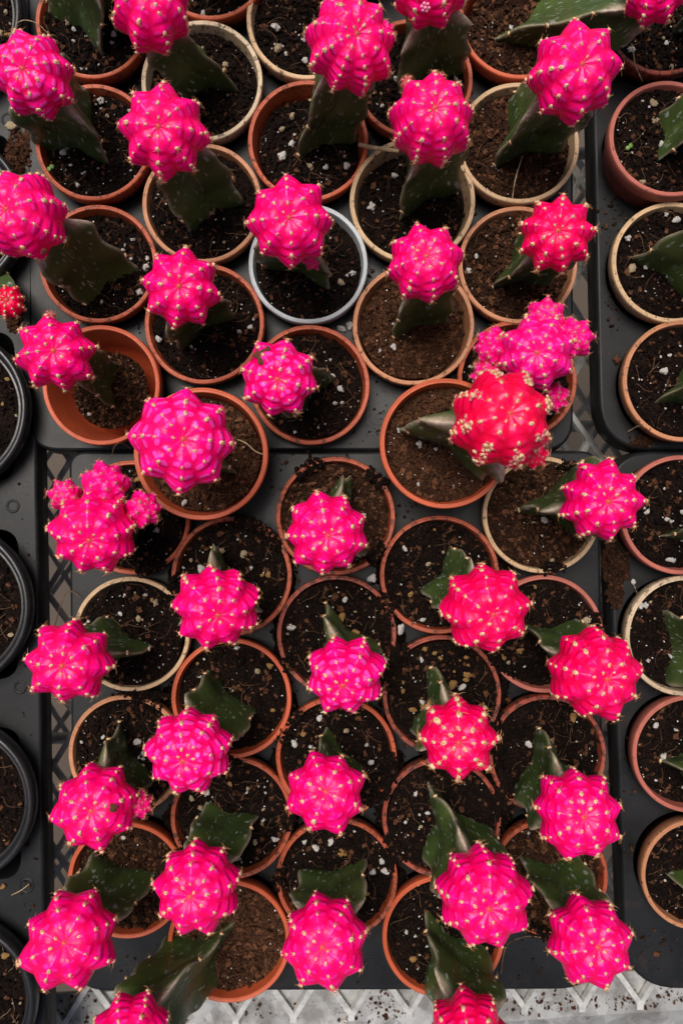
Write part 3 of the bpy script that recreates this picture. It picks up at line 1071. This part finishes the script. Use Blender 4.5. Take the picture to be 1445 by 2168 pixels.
plant((930, 1217, 126), 'orange', 'dark', .005, 0, (1026, 1284, 96), (1046, 1303), 8, 18, [(955, 1152), (884, 1250)], "big rose pink cactus over the clean orange pot right of centre", G_B, depth=.15, mat='rose')
plant((1146, 1090, 124), 'cream', 'mid', .005, 0, (1272, 1060, 89), (1289, 1062), 9, 4, [(1072, 1077), (1230, 1150)], "pink cactus leaning right from a cream pot, beside the open mesh", G_B, depth=.19)
plant((1153, 1343, 124), 'rosy', 'dark', .004, 0, (1256, 1424, 98), (1287, 1439), 9, 8, [(1106, 1318), (1228, 1308)], "rose pink cactus with crowded side ribs reaching over the right tray", G_B, h=1.0, depth=.15, mat='rose')
plant((278, 1343, 122), 'cream', 'dark', .002, 0, (149, 1400, 92), (130, 1411), 8, 40, [(243, 1303), (333, 1376)], "star shaped pink cactus leaning left out of a half buried cream pot", G_B, depth=.20)
plant((490, 1479, 127), 'bright', 'dark', .008, 0, (402, 1588, 90), (386, 1614), 9, 15, [(445, 1412), (546, 1502)], "shiny pink cactus in front of a deep dark orange pot", G_B, mat='glinted', bump_a=.07, depth=.14)
plant((712, 1604, 127), 'orange', 'dark', .005, 0, (690, 1677, 86), (690, 1676), 8, 22, [(695, 1536), (771, 1622)], "evenly round pink cactus, middle column second from the bottom", G_B, depth=.15)
plant((935, 1472, 126), 'dull', 'dark', .001, 0, (968, 1560, 86), (971, 1574), 8, 0, [(908, 1400), (868, 1548)], "crimson cactus with large cream spine pads over soil dotted with tan grains", G_B, depth=.16, mat='rose', csize=.00105, verm=True)
plant((1158, 1598, 125), 'dull', 'dark', .006, 0, (1220, 1722, 93), (1237, 1731), 9, 12, [(1140, 1526), (1080, 1640)], "pink cactus with a dark spined shoulder by the right tray, lower third", G_B, ridge=(1152, 1618), depth=.14, bump_a=.05)
plant((268, 1598, 125), 'tan', 'dark', .003, 0, (202, 1704, 90), (193, 1718), 8, 20, [(250, 1520), (329, 1640)], "pink cactus with one pale pup on its right side", G_B, depth=.16, pups=[(294, 1705, 29, .044)], scar=[(240, 1711, 8)])
plant((490, 1732, 128), 'orange', 'dark', .005, 0, (418, 1878, 93), (401, 1901), 9, 8, [(437, 1695), (553, 1720)], "pink cactus below the wide square shouldered stem, lower second column", G_B, depth=.15, bump_a=.06)
plant((713, 1862, 128), 'orange', 'dark', .005, 0, (688, 1991, 95), (682, 2007), 8, 12, [(632, 1845), (777, 1814)], "pink cactus standing over the tray's bottom lip, middle column", G_B, depth=.16)
plant((935, 1732, 127), 'dull', 'dark', .0005, 0, (1021, 1893, 100), (1036, 1927), 9, 4, [(893, 1636), (975, 1740)], "big barrel shaped pink cactus below a long pointed stem, over spilled soil", G_B, ridge=(946, 1738), h=1.0, depth=.14, bump_a=.06)
plant((1163, 1858, 123), 'orange', 'mid', .006, 0, (1247, 1990, 91), (1267, 2007), 8, 10, [(1096, 1816), (1229, 1811)], "pink cactus in front of a scuffed dark stem at the tray's lower right corner", G_B, depth=.16)
plant((268, 1865, 124), 'bright', 'mid', .008, 0, (150, 1988, 101), (135, 1997), 8, 20, [(206, 1797), (336, 1854)], "bright pink cactus with two tiny pale buds at lower left", G_B, depth=.18, bud=[(118, 2047), (107, 2070)])
plant((485, 1995, 129), 'bright', 'brown', .007, 0, (276, 2192, 84), (262, 2222), 8, 12, [(509, 1952), (400, 1970)], "pink cactus cut by the bottom edge with the longest pale green stem", G_B, ridge=(440, 2012), depth=.14, hz=.06)
plant((938, 1984, 129), 'bright', 'dark', .006, 0, (992, 2192, 90), (1000, 2226), 8, 12, [(897, 1926), (1031, 2004)], "rose pink cactus cut by the bottom edge right of the middle", G_B, mat='rose', h=1.0, hz=.056)
# right trays
plant((1405, 30, 127), 'dull', 'dark', .005, 0, (1560, -110, 84), (1570, -140), 8, 0, [(1425, 70), (1480, -20)], "cactus in the top right corner pot, mostly beyond the frame", G_C)
plant((1417, 292, 129), 'rosy', 'dark', .005, .004, (1585, 170, 84), (1600, 150), 8, 0, [(1376, 345), (1470, 300)], "reddish pot in the upper right tray with a dark leaning stem and a sprout", G_C)
plant((1424, 555, 128), 'cream', 'dark', .005, 0, (1585, 480, 84), (1600, 470), 8, 0, [(1325, 548), (1440, 640)], "cream rimmed pot in the right tray with a stem edged in brown", G_C)
plant((1447, 806, 128), 'tan', 'dark', .004, 0, (1600, 740, 84), (1610, 735), 8, 0, [(1373, 862), (1440, 780)], "tan pot at the rounded lower corner of the upper right tray", G_C)
plant((1440, 1090, 126), 'rosy', 'dark', .005, 0, (1600, 1100, 84), (1610, 1100), 8, 0, [(1395, 1138), (1480, 1080)], "rosy rimmed pot at the top of the lower right tray", G_D)
plant((1450, 1347, 127), 'beige', 'dark', .005, 0, (1600, 1400, 84), (1610, 1400), 8, 0, [(1386, 1285), (1400, 1460)], "soil stained beige pot in the lower right tray with a hanging root", G_D)
plant((1463, 1597, 124), 'rosy', 'dark', .005, 0, (1610, 1690, 84), (1620, 1700), 8, 0, [(1382, 1608), (1480, 1570)], "pink tinged orange pot, third down in the lower right tray", G_D)
plant((1475, 1853, 117), 'tan', 'dark', .005, -.004, (1630, 1980, 84), (1640, 1990), 8, 0, [(1400, 1850), (1480, 1800)], "tan pot at the bottom of the lower right tray, soil caked inside its rim", G_D)

SOILR = {}
for pi, d in enumerate(PL):
    px, py, pr = d['pot']
    rise = d['rise']
    pc = at(px, py, rise)
    root = link("potted_cactus", None)
    root.location = pc - Vector((0, 0, 0.0375))
    tag(root, d['label'], "potted cactus", d['group'])
    rr = np.random.default_rng(1000 + pi)
    rad = px2m(pr, rise)
    k = rad / POT_R * 1.008
    po = link("pot", POTS[pi % 4], root, M[d['pc']])
    po.location = (0, 0, 0.0375)
    tl = 0.012 if rise == 0 else 0.03
    po.rotation_euler = (rr.normal(0, tl), rr.normal(0, tl), rr.uniform(0, 6.28))
    po.scale = (k * rr.uniform(0.995, 1.01), k * rr.uniform(0.995, 1.01), 1)
    # soil
    if d['group'] == G_B: d['sd'] *= 0.7
    if d['group'] == G_B and d['pc'] == 'orange' and pi % 3: d['pc'] = 'dirty'; po.material_slots[0].material = M['dirty']
    zs = rise - d['sd']
    if d['soil'] == 'dark':
        sme = SOILS[rr.integers(7)]
    else:
        sme = COIRS[rr.integers(4)]
    so = link("soil", sme, root, M[d['soil']])
    ks = k * (1.0 if d['sd'] < 0.006 else 0.985 - 0.5 * (d['sd'] - 0.006) / 0.02)
    so.location = (0, 0, 0.0375 - d['sd'])
    so.rotation_euler = (rr.normal(0, 0.02), rr.normal(0, 0.02), rr.uniform(0, 6.28))
    so.scale = (ks, ks, 1)
    so["kind"] = "stuff"
    ro = link("root_fibres", ROOTS[rr.integers(6)], so)
    ro["kind"] = "stuff"
    ro.rotation_euler = (0, 0, rr.uniform(0, 6.28))
    gr = link("perlite_grit", GRITS[rr.integers(5)], so)
    gr["kind"] = "stuff"
    gr.rotation_euler = (0, 0, rr.uniform(0, 6.28))
    ng = int(rr.integers(15, 30)) if d['soil'] == 'dark' else int(rr.integers(4, 9))
    if d.get('verm'): ng = 34
    lower = d['group'] in (G_B,)
    for _ in range(ng):
        q = SOIL_R * 0.93 * math.sqrt(rr.random()); a = rr.uniform(0, 6.28)
        s_ = 0.00045 + 0.0016 * rr.random() ** 2.2
        mt = M['perlite']
        x_ = rr.random()
        if lower or d.get('verm'):
            if x_ < (0.75 if d.get('verm') else 0.22): mt = M['perlite3']; s_ *= 1.15
            elif x_ < 0.5: mt = M['perlite2']
        elif x_ < 0.22: mt = M['perlite2']
        g_ = link("perlite_grain", GRAINS[rr.integers(8)], so, mt)
        g_.location = (q * math.cos(a), q * math.sin(a), 0.0008 + s_ * 0.35)
        g_.rotation_euler = (rr.normal(0, .4), rr.normal(0, .4), rr.uniform(0, 6.28))
        g_.scale = (s_, s_, s_)
    # head
    hx, hy, hr = d['head']
    hz = d.get('hz', 0.050 + (hr - 88) * 0.0005)
    hh = d.get('h', 0.88)
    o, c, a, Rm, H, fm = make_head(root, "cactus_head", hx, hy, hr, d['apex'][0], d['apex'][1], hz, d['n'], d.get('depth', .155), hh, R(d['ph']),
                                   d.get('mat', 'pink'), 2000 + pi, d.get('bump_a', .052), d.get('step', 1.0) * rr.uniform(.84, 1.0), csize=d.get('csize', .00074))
    if d.get('crust'):
        for rib in range(8):
            for q in range(24):
                phi = H.phase + 2 * math.pi * rib / 8 + rr.normal(0, 0.085)
                th = (rr.normal(0.80, 0.10) if rib % 2 else rr.normal(1.02, 0.13)) if q < 17 else rr.uniform(1.1, 1.6)
                p = H.surf(np.array([phi]), np.array([th]))[0][0]
                e = bpy.data.objects.new("woolly_clump", CLUMP[rr.integers(6)])
                COL.objects.link(e); e.parent = o
                sc = 0.00056 / Rm * rr.uniform(.7, 1.35)
                nrm = Vector(p).normalized()
                e.matrix_basis = Matrix.Translation(Vector(p) * rr.uniform(1.0, 1.05)) @ (nrm.to_track_quat('Z', 'Y').to_matrix() @ Matrix.Diagonal((sc, sc, sc))).to_4x4()
    for (qx, qy, qr, qz) in d.get('pups', []):
        vx, vy = qx - hx, qy - hy
        l_ = math.hypot(vx, vy)
        tilt = 0.42
        make_head(root, "offset", qx, qy, qr, qx + vx / l_ * qr * tilt, qy + vy / l_ * qr * tilt, qz, 7, .17, .95, rr.uniform(0, 6), 'pup' if d.get('mat') != 'red' else 'red', 5000 + pi * 10 + int(qx),
                  .115, 1.2, csize=0.0006 if qr > 24 else 0.00042, thmax=1.7, pup=True)
    for (qx, qy, qr) in d.get('scar', []):
        # a crumpled brown patch seated on the head
        dirv = (at(qx, qy, hz) - c)
        P = Poly()
        r2 = np.random.default_rng(int(qx))
        f1 = r2.normal(0, 3, (6, 3)); ph_ = r2.uniform(0, 6, 6)
        dd = 1 + 0.16 * np.sin(IV3 @ f1.T + ph_).sum(1)
        P.add(IV3 * dd[:, None] * np.array((1, .85, .45)), IF3)
        e = link("dried_scar", P.mesh("dried_scar", M['scar']), root)
        zz = math.sqrt(max(0.0, (Rm * 1.08) ** 2 - dirv.length_squared)) * hh
        view = (Vector(cam.location) - c).normalized()
        s_ = px2m(qr, hz)
        e.matrix_basis = Matrix.Translation(at(qx, qy, hz) + view * zz - Vector(root.location)) @ (dirv.normalized() * 0.5 + view).to_track_quat('Z', 'Y').to_matrix().to_4x4() @ Matrix.Diagonal((s_, s_, s_, 1))
    for (qx, qy) in d.get('bud', []):
        dirv = (at(qx, qy, hz) - c)
        view = (Vector(cam.location) - c).normalized()
        zz = math.sqrt(max(0.0, (Rm * .97) ** 2 - dirv.length_squared)) * hh
        P = Poly()
        for q in range(7):
            an = q * 6.283 / 6
            off = np.array((0, 0, .3)) if q == 6 else np.array((math.cos(an), math.sin(an), 0))
            P.add(IV2 * np.array((.42, .42, .38)) + off * .85, IF2)
        e = link("bud", P.mesh("bud", M['bud']), root)
        s_ = px2m(8.5, hz)
        e.matrix_basis = Matrix.Translation(at(qx, qy, hz) + view * zz - Vector(root.location)) @ (dirv.normalized() * 0.7 + view).to_track_quat('Z', 'Y').to_matrix().to_4x4() @ Matrix.Diagonal((s_, s_, s_, 1))
    # stock
    t1, t2 = at(*d['tips'][0], zs), at(*d['tips'][1], zs)
    ridge = d.get('ridge')
    topp = c - a * (Rm * hh * 0.72)
    mid = (t1 + t2) / 2
    ed = t2 - t1
    side = ed.length
    nrm = Vector((-ed.y, ed.x, 0)).normalized()
    if nrm.dot((topp - mid).to_2d().to_3d()) < 0:
        nrm = -nrm
    cen = mid + nrm * side * 0.2887
    wl = side * 0.5774
    if wl > d.get('wide', 0.0205):
        wl = d.get('wide', 0.0205)
        cen = t1 + (cen - t1).normalized() * wl if 'wide' in d else cen
    wl *= 1.04
    if ridge:
        cen = at(*ridge, zs)
        wl = min((t1 - cen).length, 0.0215)
    dv = t1 - cen
    make_stock(root, cen, wl, math.atan2(dv.y, dv.x), topp, zs, 3000 + pi)

# ------------------------------------------------------------------ black pots of the left tray
BLK = [((-130, 22, 174), "large black pot with soil at the top of the left tray"),
       ((-125, 447, 176), "large black pot half hidden by two pink cacti, carrying a small red cactus"),
       ((-120, 866, 177), "large black pot of soil left of the deep orange pot"),
       ((-115, 1284, 178), "large black pot beside the star shaped leaning cactus"),
       ((-108, 1704, 178), "large black pot level with the cactus that has one pup"),
       ((-105, 2128, 178), "large black pot at lower left, pale roots curling over its soil")]
for bi, ((px, py, pr), lab) in enumerate(BLK):
    root = link("black_pot", None)
    pc = at(px, py, 0)
    root.location = pc - Vector((0, 0, 0.0375))
    tag(root, lab, "plant pot", "large black pots in the left tray")
    k = px2m(pr, 0) / BPOT_R
    po = link("pot_wall", BLACKPOT, root)
    po.location = (0, 0, 0.0375); po.scale = (k, k, 0.98)
    po.rotation_euler = (0, 0, bi * 1.3)
    so = link("soil", BSOIL, root, M['dark'] if bi not in (1,) else M['mid'])
    so.location = (0, 0, 0.0375 - 0.0085); so.rotation_euler = (0, 0, bi * 1.1); so.scale = (k * 1.0, k * 1.0, 1)
    so["kind"] = "stuff"
    ro = link("root_fibres", BROOT, so, M['straw'] if bi == 5 else None)
    ro["kind"] = "stuff"
    if bi == 5: ro.scale = (1, 1, 1.6)
    rr = np.random.default_rng(4000 + bi)
    for _ in range(16):
        q = 0.031 * math.sqrt(rr.random()); a = rr.uniform(0, 6.28)
        s_ = 0.0005 + 0.0014 * rr.random() ** 2
        g_ = link("perlite_grain", GRAINS[rr.integers(8)], so, M['perlite3'] if rr.random() < .5 else M['perlite2'])
        g_.location = (q * math.cos(a), q * math.sin(a), 0.0008 + s_ * 0.35)
        g_.rotation_euler = (rr.normal(0, .4), rr.normal(0, .4), rr.uniform(0, 6.28)); g_.scale = (s_, s_, s_)
    if bi == 1:
        o, c, a, Rm, H, fm = make_head(root, "cactus_head", 18, 640, 36, 14, 634, 0.012, 9, .12, .85, .3, 'red', 77, .07, 1.1, csize=.00055)
        make_stock(root, at(-40, 560, -0.0085), 0.008, 0.4, c - a * Rm * .6, -0.0085, 78)
        root.name = "potted_cactus"
        tag(root, "small red cactus at the left edge, in a large black pot", "potted cactus")

# ------------------------------------------------------------------ trays (cells under every pot that sits in them)
hA = [d['pot'] for d in PL if d['group'] == G_A and not d.get('loose')]
hB = [d['pot'] for d in PL if d['group'] == G_B]
hC = [d['pot'] for d in PL if d['group'] == G_C]
hD = [d['pot'] for d in PL if d['group'] == G_D]
hA = hA + [(875, -90, 126)]
make_tray("upper middle charcoal tray of orange and tan pots, small moulded letters near its lip", [(64, -330), (64, 948), (1207, 948), (1207, -330)], [60, 62, 62, 60], hA, text=[("RE", 795, 888, 0.0088, 0.0)])
make_tray("lower middle charcoal tray of orange pots, gaps filled with spilled dark soil", [(152, 962), (160, 2094), (1274, 2090), (1262, 962)], [30, 66, 95, 30], hB, text=[("MA", 786, 2040, 0.0078, math.pi)])
make_tray("upper right charcoal tray with a broad rounded lower corner", [(1249, -330), (1276, 947), (2420, 940), (2400, -330)], [60, 105, 60, 60], hC)
make_tray("lower right charcoal tray whose rounded corner overhangs the steel flange", [(1288, 962), (1332, 2090), (2470, 2080), (2430, 962)], [95, 110, 60, 60], hD)
cuts = []
for (y0, y1, xr) in ((-140, 182, 20), (282, 604, 25), (702, 1020, 32), (1120, 1438, 40), (1540, 1862, 45), (1965, 2290, 50)):
    cuts.append([(xr, y0), (xr, y1), (-270, y1), (-270, y0)])
make_tray("left charcoal tray with square cells holding large black pots", [(50, -330), (97, 2480), (-700, 2480), (-700, -330)], [20, 20, 20, 20], [], cuts,
          rings=((17, 253, 12), (28, 1072, 12), (44, 1455, 12), (57, 1875, 14)))

# ------------------------------------------------------------------ spilled soil, crumbs, twigs, sprouts
def soil_patch(blobs, seed, ncr_each, mat, name, label, cat, grains=4, zoff=0.0):
    """heaps of loose potting soil: blobs = (px, py, rx_px, ry_px, z, height)"""
    P = Poly()
    r_ = np.random.default_rng(seed)
    for (px, py, rx, ry, z, hgt) in blobs:
        c = at(px, py, z)
        RX, RY = px2m(rx, z), px2m(ry, z)
        nr, na = 9, 30
        t = np.linspace(0.03, 1, nr); aa = np.linspace(0, 6.2832, na, endpoint=False)
        A, T_ = np.meshgrid(aa, t)
        wob = 1 + 0.22 * np.sin(2 * A + r_.uniform(0, 6)) + 0.16 * np.sin(3 * A + r_.uniform(0, 6)) + 0.12 * np.sin(7 * A + r_.uniform(0, 6))
        x = c.x + RX * T_ * np.cos(A) * wob; y = c.y + RY * T_ * np.sin(A) * wob
        zz = c.z + hgt * (1 - T_ ** 2) + soil_height(x, y, seed) * 1.1 * (1 - T_ ** 4) - 0.0004
        if hgt > 0.0001:
            P.add(np.stack([x, y, zz], -1).reshape(-1, 3), grid_faces(na, nr))
        n = ncr_each
        tt = np.sqrt(r_.random(n)) * 1.15; an = r_.uniform(0, 6.283, n)
        sz = 0.00022 + 0.0012 * r_.random(n) ** 3
        cx_ = c.x + RX * tt * np.cos(an); cy_ = c.y + RY * tt * np.sin(an)
        cz_ = c.z + hgt * np.clip(1 - tt ** 2, 0, 1) + sz * 0.3
        crumbs(P, np.stack([cx_, cy_, cz_], -1), sz, r_, chips=0.15)
    o = link(name, P.mesh(name, mat, M['bark']))
    tag(o, label, cat, kind='stuff')
    return o


D0 = DECK + 0.0003
gapsB = [(602, 1345), (598, 1480), (606, 1610), (602, 1740), (606, 1870), (826, 1345), (824, 1480), (826, 1605), (826, 1735), (828, 1862), (380, 1345), (384, 1480), (380, 1612), (380, 1740), (384, 1862),
         (1045, 1345), (1046, 1476), (1046, 1604), (1048, 1735), (1050, 1862), (600, 1225), (820, 1218), (395, 1225), (1045, 1222)]
soil_patch([(x, y, 30, 46, D0, 0.0085) for x, y in gapsB], 31, 110, M['dark'], "spilled_soil", "dark potting soil spilled in the gaps between the lower tray's orange pots", "soil")
soil_patch([(830, 1415, 22, 60, -.001, .003), (1050, 1560, 20, 60, -.001, .003), (1062, 1690, 26, 60, -.001, .003), (822, 1640, 18, 55, -.001, .003), (168, 1350, 18, 45, -.002, .004),
            (300, 1470, 55, 14, -.002, .003), (830, 1800, 16, 50, -.001, .003), (1010, 1830, 40, 25, -.001, .003), (372, 1600, 14, 46, -.002, .003), (960, 1610, 50, 12, -.001, .003)],
           32, 90, M['dark'], "overflowing_soil", "dark soil overflowing half buried orange rims in the lower tray", "soil")
rb = np.random.default_rng(77)
over = []
for d in PL:
    if d['group'] != G_B or d['pc'] == 'bright': continue
    px, py, pr = d['pot']
    for _ in range(3 if d['pc'] != 'cream' else 2):
        a0 = rb.uniform(0, 6.28)
        for q in range(int(rb.integers(2, 5))):
            a = a0 + q * 0.13
            over.append((px + math.cos(a) * (pr - 7 + rb.normal(0, 2)), py + math.sin(a) * (pr - 7 + rb.normal(0, 2)), rb.uniform(9, 15), rb.uniform(9, 15), -0.0004, rb.uniform(.0009, .002)))
soil_patch(over, 41, 26, M['dark'], "rim_soil", "clods of dark soil sitting on the orange rims of the lower tray", "soil")
gapsA = [(318, 300), (316, 170), (540, 170), (540, 300), (540, 430), (760, 170), (764, 300), (764, 560), (985, 170), (986, 430), (985, 560), (316, 560), (318, 685), (542, 690), (764, 690), (985, 690), (318, 430), (1180, 430)]
soil_patch([(x, y, 22, 36, D0, 0.0) for x, y in gapsA], 33, 46, M['mid'], "loose_soil", "brown crumbs scattered between the pots of the upper tray", "soil")
soil_patch([(38, 330, 26, 46, D0, .0025), (30, 680, 14, 20, D0, .002)], 34, 320, M['brown'], "soil_heap", "little heap of reddish brown soil on the left tray's rim", "soil")
soil_patch([(1302, 1190, 26, 52, D0, .0018), (1316, 1140, 20, 40, D0, .0012), (1300, 1250, 16, 36, D0, .001)], 35, 230, M['mid'], "soil_trail", "trail of brown soil beside the rosy pot on the lower right tray", "soil")
soil_patch([(1292, 470, 26, 60, D0, 0), (1320, 480, 26, 40, D0, 0), (1300, 640, 18, 60, D0, 0), (1370, 930, 40, 14, D0, .0008), (1290, 1420, 18, 90, D0, 0), (1325, 1700, 18, 130, D0, 0), (1390, 2010, 40, 40, D0, 0)],
           36, 34, M['mid'], "soil_crumbs", "crumbs of soil scattered on the right hand trays", "soil")
soil_patch([(800, 930, 60, 20, D0, 0), (590, 1010, 30, 40, D0, 0), (700, 960, 120, 10, D0, 0), (790, 860, 24, 50, D0, 0), (640, 2060, 300, 30, D0, 0), (1080, 2030, 70, 40, D0, 0), (300, 2040, 70, 40, D0, 0), (870, 1085, 60, 20, D0, 0), (52, 1300, 18, 300, D0, 0), (60, 1900, 18, 120, D0, 0)],
           37, 26, M['mid'], "tray_crumbs", "sparse soil crumbs on the bare lips of the middle trays", "soil")
FT = MESHZ - 0.0020
soil_patch([(320, 2125, 80, 20, FT, 0), (180, 2140, 60, 30, FT, 0), (560, 2130, 70, 25, FT, 0), (780, 2140, 80, 25, FT, 0), (820, 2125, 40, 30, FT, 0), (1120, 2130, 60, 18, FT, 0), (1180, 2120, 80, 22, FT, 0), (1390, 2110, 70, 18, FT, 0), (1300, 2120, 90, 16, FT, 0)],
           38, 70, M['brown'], "flange_crumbs", "brown soil crumbs sprinkled along the pale steel flange", "soil")

# bigger stray grains, each a thing one could pick up
stray = [(30, 268, 11, 'perlite2', D0), (812, 965, 6, 'perlite3', D0), (1302, 762, 9, 'scar', D0), (722, 600, 7, 'perlite2', 0), (740, 690, 8, 'perlite', D0), (758, 705, 9, 'perlite', D0), (724, 697, 8, 'perlite', D0),
         (727, 2165, 9, 'perlite', FT), (1338, 1231, 5, 'perlite', D0), (1386, 2018, 6, 'scar', D0), (8, 1877, 6, 'perlite3', D0), (462, 415, 6, 'perlite', D0), (573, 155, 7, 'perlite2', D0), (788, 1225, 10, 'perlite', -.004), (848, 1330, 10, 'perlite', -.004), (875, 1322, 8, 'perlite', -.004)]
for q, (x, y, r_, mt, z) in enumerate(stray):
    s_ = px2m(r_, z)
    o = link("stray_grain", GRAINS[q % 8], None, M[mt])
    o.location = at(x, y, z) + Vector((0, 0, s_ * 0.45)); o.scale = (s_, s_, s_); o.rotation_euler = (0, 0, q)
    lab = {0: "cream pebble on the soil heap at the left tray", 1: "tan grain on the upper middle tray's bottom lip", 2: "dark brown bark chip alone on the upper right tray", 3: "cream grain against the silver pot's right rim",
           7: "white grain at the bottom edge on the steel flange", 8: "white grain beside the soil trail on the lower right tray", 9: "small brown chip on the lower right tray's rounded corner", 10: "rusty grain at the left edge of the left tray, low down",
           11: "white grain between the tan pot and the silver pot", 12: "cream grain between the two beige pots at the top"}.get(q)
    if lab is None:
        lab = {4: "leftmost white grain of the cluster in the gap below the silver pot", 5: "rightmost white grain of the cluster in the gap below the silver pot", 6: "white grain in the cluster below the silver pot, closest to the orange pot",
               13: "white perlite grain right of the central pot's lower rim", 14: "leftmost of two white grains below the clean orange pot right of centre", 15: "right one of two white grains below the clean orange pot right of centre"}[q]
        tag(o, lab, "grain", "perlite grains in the silver pot gap" if q < 8 else "perlite grains in the lower tray gaps")
    else:
        tag(o, lab, "grain")


def strand(name, pts, rad, mat, label, cat):
    P = Poly()
    ps = [at(*p) for p in pts]
    o0 = ps[0].copy()
    # smooth through the points
    out = []
    for i in range(len(ps) - 1):
        p0, p1, p2, p3 = ps[max(i - 1, 0)], ps[i], ps[i + 1], ps[min(i + 2, len(ps) - 1)]
        for k in range(6):
            t = k / 6
            out.append(0.5 * ((2 * p1) + (p2 - p0) * t + (2 * p0 - 5 * p1 + 4 * p2 - p3) * t * t + (3 * p1 - p0 - 3 * p2 + p3) * t ** 3) - o0)
    out.append(ps[-1] - o0)
    tube(P, out, rad, 6)
    o = link(name, P.mesh(name, mat))
    o.location = o0
    tag(o, label, cat)


strand("twig", [(760, 612, .002), (790, 620, .004), (822, 628, .004), (842, 634, .002)], 0.0011, M['straw'], "short split tan twig lying across the cream pot's left rim", "twig") if False else None
strand("twig", [(760, 306, .002), (785, 312, .004), (812, 316, .005), (842, 320, .004)], 0.0010, M['straw'], "tan split twig lying across the rim of the cream pot below the barrel cactus", "twig")
strand("grass_blade", [(1338, 98, -.002), (1343, 135, .006), (1353, 160, .004), (1358, 172, -.004)], 0.0003, M['straw'], "upright yellow straw between the two pots at upper right", "straw")
strand("dry_root", [(1083, 425, -.004), (1090, 380, .002), (1105, 330, -.003)], 0.00028, M['straw'], "long straw coloured root standing in the brown soil at upper right", "root")
strand("dry_root", [(25, 60, -.01), (42, 46, .002), (58, 43, .003), (82, 52, .001), (108, 78, -.004)], 0.0002, M['straw'], "thin root arching over the left tray edge at the top", "root")
strand("dry_root", [(236, 970, -.004), (243, 945, .004), (256, 938, .004), (277, 950, -.004)], 0.0002, M['root'], "hooked root sprouting beside the deep orange pot's lower edge", "root")
strand("dry_root", [(1328, 914, -.012), (1345, 904, -.006), (1360, 899, 0)], 0.00022, M['straw'], "pale root across the rounded corner of the upper right tray", "root")
strand("dry_root", [(500, 930, .016), (520, 938, .018), (540, 955, .017), (556, 962, .016)], 0.00032, M['straw'], "yellow root on the brown soil right of the largest cactus", "root")
strand("dry_root", [(1338, 1231, D0), (1345, 1250, D0 + .001), (1352, 1268, 0)], 0.0002, M['straw'], "root hanging from the beige pot onto the right tray", "root")
strand("dry_root", [(1060, 2060, -.01), (1068, 2010, .002), (1085, 1992, -.006), (1118, 1982, -.012), (1150, 1986, -.013)], 0.00025, M['root'], "brown root trailing onto the lower tray's bottom lip", "root")
strand("dry_root", [(25, 1895, D0 + .0006), (45, 1885, D0 + .002), (62, 1872, D0 + .0006)], 0.0002, M['straw'], "thin root lying on the left tray's moulded ring", "root")
strand("dry_root", [(112, 1342, -.03), (140, 1256, -.014), (172, 1266, -.01)], 0.0002, M['root'], "thin root bridging the gap left of the lower tray", "root")

for (sx, sy, z, lab) in ((113, 362, -.004, "tiny green sprout with two round leaves in the pot at upper left"), (1325, 318, -.003, "tiny green sprout with two round leaves in the reddish pot at right")):
    root = link("sprout", None)
    root.location = at(sx, sy, z)
    tag(root, lab, "seedling")
    for k, (dx, dy) in enumerate(((-3.2, 2.6), (3.2, -2.4))):
        v_ = IV2 * np.array((.0011, .0011, .00022))
        P = Poly(); P.add(v_, IF2)
        e = link("leaf", P.mesh("sprout_leaf", M['sprout']), root)
        e.location = (px2m(dx, z), -px2m(dy, z), 0.0034)
        e.rotation_euler = (0.15, (-0.2, 0.2)[k], 0)
    P = Poly(); tube(P, [(0, 0, -.001), (0.0001, 0, .0018), (0, 0, .0032)], .0002, 5)
    link("stem", P.mesh("sprout_stem", M['sprout']), root)
